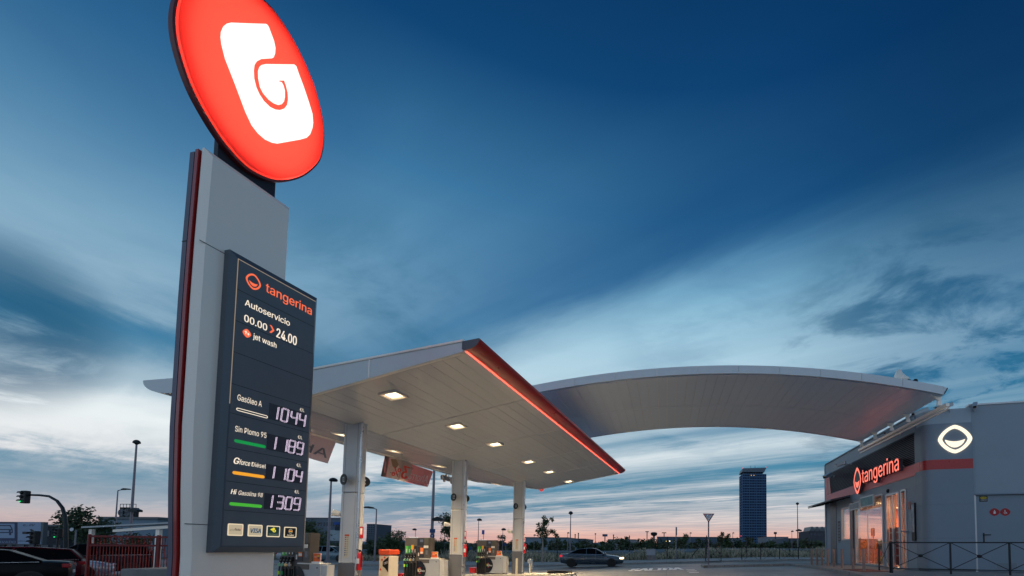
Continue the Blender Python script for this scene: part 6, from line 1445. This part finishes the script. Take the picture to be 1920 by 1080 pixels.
# glass tower
Yw = 600; a, c = AT(1392.5, 889, Yw), AT(1436.5, 889, Yw); ztw = a.z
tw = thing('glass_tower', 'tall dark blue glass office tower with a crown frame on the skyline', 'tower', ((a.x + c.x) / 2, Yw, .3))
wT = c.x - a.x; dT = 26; cxT = (a.x + c.x) / 2
mtg = M('tower glass', S(16, 38, 66), .6, .0, var=.3, scale=.12, spec=.2)
mb = MB(); mb.box((cxT, Yw + dT / 2, .3 + ztw / 2), (wT, dT, ztw)); cur = mb.build('curtain_wall', mtg, tw)
nf, nc_ = 27, 14; mt_b = M('tower mullion', S(70, 100, 134), .6, 0, spec=.2)
mb = MB()
for k in range(nf + 1): z = 6 + (ztw - 6) * k / nf; mb.box((cxT, Yw - .15, z), (wT + .3, .5, .9)); mb.box((a.x - .1, Yw + dT / 2, z), (.5, dT, .9))
mb.build('floor_bands', M('tower band', S(82, 116, 150), .6, 0, spec=.2), cur)
mb = MB()
for k in range(nc_ + 1): x = a.x + wT * k / nc_; mb.box((x, Yw - .3, 6 + (ztw - 6) / 2), (.5 if k % 4 else .8, .5, ztw - 6))
for k in range(9): mb.box((a.x - .3, Yw + dT * k / 8, 6 + (ztw - 6) / 2), (.4, .35, ztw - 6))
mb.build('mullions', mt_b, cur)
random.seed(4); mb = MB()
for k in range(34):
    mb.box((cxT + wT * random.choice((-.09, -.03, .03, .09)), Yw - .2, 6 + (ztw - 6) * (random.randrange(nf) + .5) / nf), (wT / nc_ * .9, .5, 1.5))
mb.build('dark_openings', M('tower opening', S(14, 20, 30), .5), cur)
for px in (1408.5, 1413.5): q = AT(px, 891.3, Yw); mb = MB(); mb.box((q.x, Yw - .45, q.z), (1, .4, .8)); mb.build('lit_window', E('amber window', (255, 200, 120), 1.2), cur)
zc1, zc2 = AT(1414, 885, Yw).z, AT(1414, 877.5, Yw).z
mb = MB(); xa, xb = AT(1391, 880, Yw).x, AT(1436.5, 880, Yw).x
mb.slab([(xa, Yw - 1, zc1), (xb - 2.5, Yw - 1, zc1), (xb + .3, Yw - 1, zc2 + .5), (xa + 1.4, Yw - 1, zc2 - .6)], (0, dT, 0)); crn = mb.build('crown', M('crown grey', S(84, 100, 116), .5, .3, var=.2, scale=.3), tw)
mb = MB()
for k in range(9): x = xa + 3 + (wT - 6) * k / 8; mb.box((x, Yw + 2, (ztw + zc1) / 2), (.6, .6, zc1 - ztw + .1))
mb.build('crown_struts', mt_b, tw)
mb = MB()
for k in range(12): x = xa + 2 + (wT - 5) * k / 11; mb.box((x, Yw - 1.1, (zc1 + zc2) / 2 - .1), (1.2, .3, (zc2 - zc1) * .45))
mb.build('crown_louvres', m_dgrey, crn)
for px in (1409, 1417): q = AT(px, 872, Yw); mb = MB(); mb.tube([(q.x, Yw + 5, zc2), (q.x, Yw + 5, q.z)], .25, 5); mb.build('mast', m_fp, tw)
for px, py in ((1393, 877.5), (1436, 875.8), (1389.5, 1005)): q = AT(px, py, Yw - 1.5); mb = MB(); mb.lathe(q, [(0, -.6), (.7, -.3), (.7, .3), (0, .6)], 8); mb.build('warning_light', E('red beacon', (255, 60, 80), 1.1), tw)
# skyline furniture
p = gpt(1226, 330); wt = thing('water_tower', 'small dark water tower on the skyline left of the give way sign', 'water tower', p); zt, zm = AT(1226, 998, 330).z, AT(1226, 1004, 330).z
mb = MB(); mb.lathe((p.x, p.y, zm), [(.6, -.6), (2.3, .3), (2.5, zt - zm - .5), (1.5, zt - zm), (0, zt - zm + .1)], 14); mb.build('tank', m_fp, wt, smooth=True)
mb = MB(); mb.tube([p, Vector((p.x, p.y, zm))], .8, 10); mb.build('stem', m_galv, wt)
p = gpt(1134, 300); hb_ = thing('distant_billboard', 'small billboard on a post on the skyline above the moving car', 'billboard', p); z1, z0_ = AT(1134, 1001.5, 300).z, AT(1134, 1006, 300).z
mb = MB(); mb.box((p.x, p.y, (z1 + z0_) / 2), (3.3, .5, z1 - z0_)); mb.build('board', wallmat('board blue', (70, 84, 108)), hb_); mb = MB(); mb.tube([p, Vector((p.x, p.y, z0_))], .35, 6); mb.build('post', m_fp, hb_)
p = gpt(1454, 300); hb2 = thing('distant_billboard', 'small dark billboard on a post right of the tower', 'billboard', p); z1, z0_ = AT(1454, 997.5, 300).z, AT(1454, 1001.5, 300).z
mb = MB(); mb.box((p.x, p.y, (z1 + z0_) / 2), (1.9, .5, z1 - z0_)); mb.build('board', m_fp, hb2); mb = MB(); mb.tube([p, Vector((p.x, p.y, z0_))], .3, 6); mb.build('post', m_fp, hb2)
for k, (px, py, lb) in enumerate(((1213, 997, 'thin floodlight mast on the skyline beside the water tower'), (1245, 999, 'lattice pylon on the skyline right of the water tower'), (1150, 1003, 'short chimney on the skyline right of the far billboard'), (1078, 1002, 'left of two short poles on the skyline over the car'), (1084, 1000, 'right of two short poles on the skyline over the car'))):
    p = gpt(px, 320); zt = AT(px, py, 320).z; o = thing('skyline_mast', lb, 'mast', p, 'masts on the skyline')
    mb = MB(); mb.tube([p, Vector((p.x, p.y, zt))], .35, 6); mb.build('pole', m_fp, o)
    mb = MB(); mb.box((p.x, p.y, zt), ((2.4, 3.2, .9, .8, .8)[k], .5, .6)); mb.build('head', m_fp, o)
for k, (px, py) in enumerate(((1249.5, 1014.8), (1255.5, 1014.6), (1266, 1014.6), (704.5, 1021.5))):
    Yl = 250 if k < 3 else 120; q = AT(px, py, Yl); b = gpt(px, Yl); o = thing('far_flood_lamp', ('small amber far light left of the narrow sign pole', 'tiny pale far light beside the narrow sign pole', 'small white far light left of the narrow sign pole head', 'bright white far lamp right of the first column')[k], 'lamp', b)
    mb = MB(); mb.lathe(q, [(0, -.3), (.4, -.1), (.4, .1), (0, .3)], 8); mb.build('lamp_head', E(('amber far', 'pale far', 'white far', 'white far')[k], ((255, 210, 110), (250, 240, 210), (250, 245, 225), (250, 245, 225))[k], 2.2 if k < 3 else 4), o); mb = MB(); mb.tube([b, q], .06, 5); mb.build('pole', m_fp, o)

# ------------------------------------------------------------------ trees, shrubs and weeds
def leafmat(n_, c):
    if n_ in MATS: return MATS[n_]
    m = bpy.data.materials.new(n_); m.use_nodes = True; t = m.node_tree; b = NB(t); p = t.nodes['Principled BSDF']
    g = b.n('ShaderNodeNewGeometry'); co = b.n('ShaderNodeTexCoord').outputs['Object']
    f = b.m('ADD', b.m('MULTIPLY', g.outputs['Random Per Island'], .6), b.m('MULTIPLY', b.noise(co, 1.3, 3, .6), .5))
    t.links.new(b.ramp(f, [(.15, tuple(k * .55 for k in c) + (1,)), (.85, tuple(min(1, k * 1.5) for k in c) + (1,))]), p.inputs['Base Color']); p.inputs['Roughness'].default_value = .6
    MATS[n_] = m; return m
lm = [leafmat('leaf dark', (.030, .055, .022)), leafmat('leaf mid', (.045, .075, .026)), leafmat('leaf olive', (.060, .068, .032))]
m_bark = M('bark', (.09, .07, .05, 1), .9, var=.3, scale=6)
m_bark2 = M('pale bark', (.30, .25, .2, 1), .85, var=.2, scale=6)
def tree(label, base, Ht, cw, ch, nl, ls, mat, name='tree', group=None, trunk=None, tr=.09, blobs=None, seed=0, bark=None, cat='tree'):
    random.seed(seed + 1000); base = Vector(base); t_ = thing(name, label, cat, base, group)
    cz = Ht - ch / 2
    if blobs is None:
        blobs = []
        for k in range(9):
            a = random.uniform(0, 2 * pi); rr = sqrt(random.random()) * .62; blobs.append((cos(a) * rr * cw / 2, sin(a) * rr * cw / 2, cz + random.uniform(-.36, .36) * ch, random.uniform(.26, .42) * min(cw, ch) * .8))
        blobs.append((0, 0, cz, .4 * min(cw, ch)))
    mb = MB(); mb.tube([base - UP * .05, base + Vector((.03, 0, Ht * .3)), base + Vector((-.02, .02, cz))], [tr, tr * .75, tr * .4], 8)
    for bx, by, bz, br in blobs[:7]: mb.tube([base + UP * max(.15 * Ht, min(cz - .2 * ch, bz - .5)), base + Vector((bx * .6, by * .6, bz - br * .4)), base + Vector((bx, by, bz + br * .3))], [tr * .45, tr * .28, tr * .1], 5)
    mb.build('trunk', bark or m_bark, t_)
    vs, fs = [], []; tot_ = sum(b_[3] ** 2 for b_ in blobs)
    for bx, by, bz, br in blobs:
        for _ in range(int(nl * br * br / tot_)):
            d_ = Vector((random.gauss(0, 1), random.gauss(0, 1), random.gauss(0, 1))).normalized() * br * (random.random() ** .45) * random.uniform(.8, 1.22)
            c_ = base + Vector((bx, by, bz)) + Vector((d_.x, d_.y, d_.z * .85))
            u = Vector((random.gauss(0, 1), random.gauss(0, 1), random.gauss(0, .6))).normalized(); v = u.cross(Vector((random.gauss(0, 1), random.gauss(0, 1), random.gauss(0, 1)))).normalized(); s = ls * random.uniform(.6, 1.3)
            o = len(vs); vs += [c_ - u * s, c_ + v * s * .45, c_ + u * s, c_ - v * s * .45]; fs.append((o, o + 1, o + 2, o + 3))
    mb = MB(); mb.v = [tuple(v) for v in vs]; mb.f = fs; mb.build('crown', mat, t_); return t_
def ptree(label, px, top, Y, wpx, chf, nl, mat, seed, **k):
    b = gpt(px, Y); Ht = AT(px, top, Y).z - b.z; s = Y / F; tree(label, b, Ht, wpx * s, Ht * chf, nl, k.pop('ls', .012 * Y ** .6), mat, seed=seed, **k)
# sapling
b = gpt(1017, 45, .16); s = 45 / F
zz = lambda py: AT(1017, py, 45).z - b.z
bl_ = [((x - 1017) * s, random.uniform(-.2, .2), zz(y), r * s) for x, y, r in ((1019, 970, 5), (1021, 976, 6), (1026, 978, 5), (1018, 981, 7), (1022, 984, 6), (1012, 990, 6), (1010, 996, 7), (1018, 993, 8), (1023, 999, 7), (1014, 1003, 8), (1021, 1005, 6), (1036, 997, 6), (1041, 1002, 5), (1044, 1006, 4), (1034, 972, 3.5), (1036, 976, 3.5), (1009, 983, 4), (1032, 995, 5))]
tree('young slender street tree on the far pavement beyond the farthest column', b, zz(966), 2, 2, 1500, .10, lm[1], blobs=bl_, tr=.10, seed=2, bark=m_bark2)
ptree('dark bushy tree left behind the traffic light', 146, 947, 40, 112, .72, 3600, lm[0], 3, ls=.15, tr=.16)
ptree('small dark tree behind the red fence', 258, 997, 44, 66, .8, 1500, lm[0], 4, ls=.13)
ptree('low dark tree under the shelter roof', 205, 1000, 46, 60, .8, 1200, lm[0], 5, ls=.13)
ptree('green tree between totem and the grey building', 592, 975, 52, 66, .9, 2600, lm[1], 6, ls=.15, tr=.14)
ptree('low round tree in front of the grey building', 634, 1020, 54, 46, .9, 1200, lm[1], 7, ls=.13)
ptree('leafy tree right of the first column', 738, 988, 56, 60, .9, 2400, lm[1], 8, ls=.15)
ptree('smaller leafy tree left of the middle dispenser', 712, 1012, 58, 46, .9, 1300, lm[0], 9, ls=.14)
ptree('dark tree with a bare stem left of the middle column', 846, 966, 50, 42, .52, 2200, lm[0], 10, ls=.14, tr=.12)
ptree('bushy tree behind the middle dispenser', 822, 1008, 66, 50, .9, 1400, lm[0], 11, ls=.15)
ptree('dark leafy tree just right of the first column', 700, 1012, 62, 30, .9, 900, lm[0], 31, ls=.14)
ptree('broad dark tree behind the card on the middle dispenser', 790, 1011, 64, 60, .92, 1600, lm[0], 32, ls=.15)
ptree('dark tree between the middle column and the farthest dispenser', 872, 1013, 72, 44, .92, 1200, lm[1], 33, ls=.16)
ptree('dark bush mass behind the farthest dispenser', 915, 1016, 78, 50, .92, 1200, lm[0], 34, ls=.17)
ptree('spiky shrub behind the farthest dispenser', 940, 1000, 70, 17, .9, 500, lm[2], 12, ls=.16, name='shrub', cat='shrub')
ptree('small round tree left of the give way sign', 1283, 999, 110, 18, .68, 900, lm[1], 13, ls=.2, tr=.14)
ptree('wispy tree just right of the give way sign', 1350, 991, 95, 17, .8, 800, lm[2], 14, ls=.2, tr=.1)
ptree('small round tree left of the glass tower', 1364, 999, 110, 17, .68, 900, lm[1], 15, ls=.2, tr=.14)
ptree('tall dark tree on the skyline right of the far billboard', 1175, 1001, 180, 14, .9, 500, lm[0], 16, ls=.35)
ptree('dark tree on the skyline near the grey sheds', 1166, 1002, 185, 11, .9, 400, lm[0], 17, ls=.35)
ptree('round dark tree beside the water tower', 1219, 1004, 170, 13, .9, 500, lm[0], 18, ls=.33)
random.seed(77); row = []
x = 985
while x < 1560:
    row.append((x, random.uniform(1006.5, 1017), random.uniform(95, 150), random.uniform(13, 26))); x += random.uniform(7, 13)
for x in range(640, 985, 15): row.append((x + random.uniform(-4, 4), random.uniform(1010, 1019), random.uniform(90, 130), random.uniform(18, 30)))
for i, (x, tp, Y, w_) in enumerate(row):
    kind = i % 3
    ptree(('dark rounded bush in the far green row', 'mid green bush in the far green row', 'olive green bush in the far green row')[kind], x, tp, Y, w_, .95, 330, lm[kind], 100 + i, ls=.34, name='bush', group='bushes along the far green row', cat='bush', tr=.08)
# weeds as one mass
def weeds(name, x0, x1, y0, y1, n_, h0, h1, mat, seed, lean=.3):
    random.seed(seed); mb = MB()
    for _ in range(n_):
        x, y = random.uniform(x0, x1), random.uniform(y0, y1); hgt = random.uniform(h0, h1) * (.55 + .75 * (.5 + .5 * sin(x * .9 + sin(x * .31) * 3)) * random.uniform(.5, 1)); b_ = Vector((x, y, gz(x) + .0))
        d_ = Vector((random.gauss(0, lean), random.gauss(0, lean), 1)); a = random.uniform(0, pi); s_ = Vector((cos(a), sin(a), 0)) * random.uniform(.015, .045)
        m_ = b_ + d_ * hgt * .55; t_ = b_ + d_ * hgt + Vector((random.gauss(0, .1), 0, -.05)) * hgt
        mb.quad(b_ - s_, b_ + s_, m_ + s_ * .8, m_ - s_ * .8); mb.quad(m_ - s_ * .8, m_ + s_ * .8, t_)
        if random.random() < .55: mb.quad(t_ - s_ * 1.6 - UP * .12, t_ + UP * .1, t_ + s_ * 1.6 - UP * .12)
    tag(mb.build(name, mat), kind='stuff')
weeds('dry_grass', -34, 19, 47.7, 56, 13000, .45, 1.25, leafmat('straw', (.36, .31, .22)), 1)
weeds('green_weeds', -34, 19, 47.9, 58, 9000, .35, 1.1, leafmat('weed green', (.10, .12, .07)), 2, .4)
weeds('far_scrub', -60, 40, 58, 83, 9000, .4, 1.3, leafmat('scrub', (.16, .16, .10)), 3, .4)
bpy.context.view_layer.update()
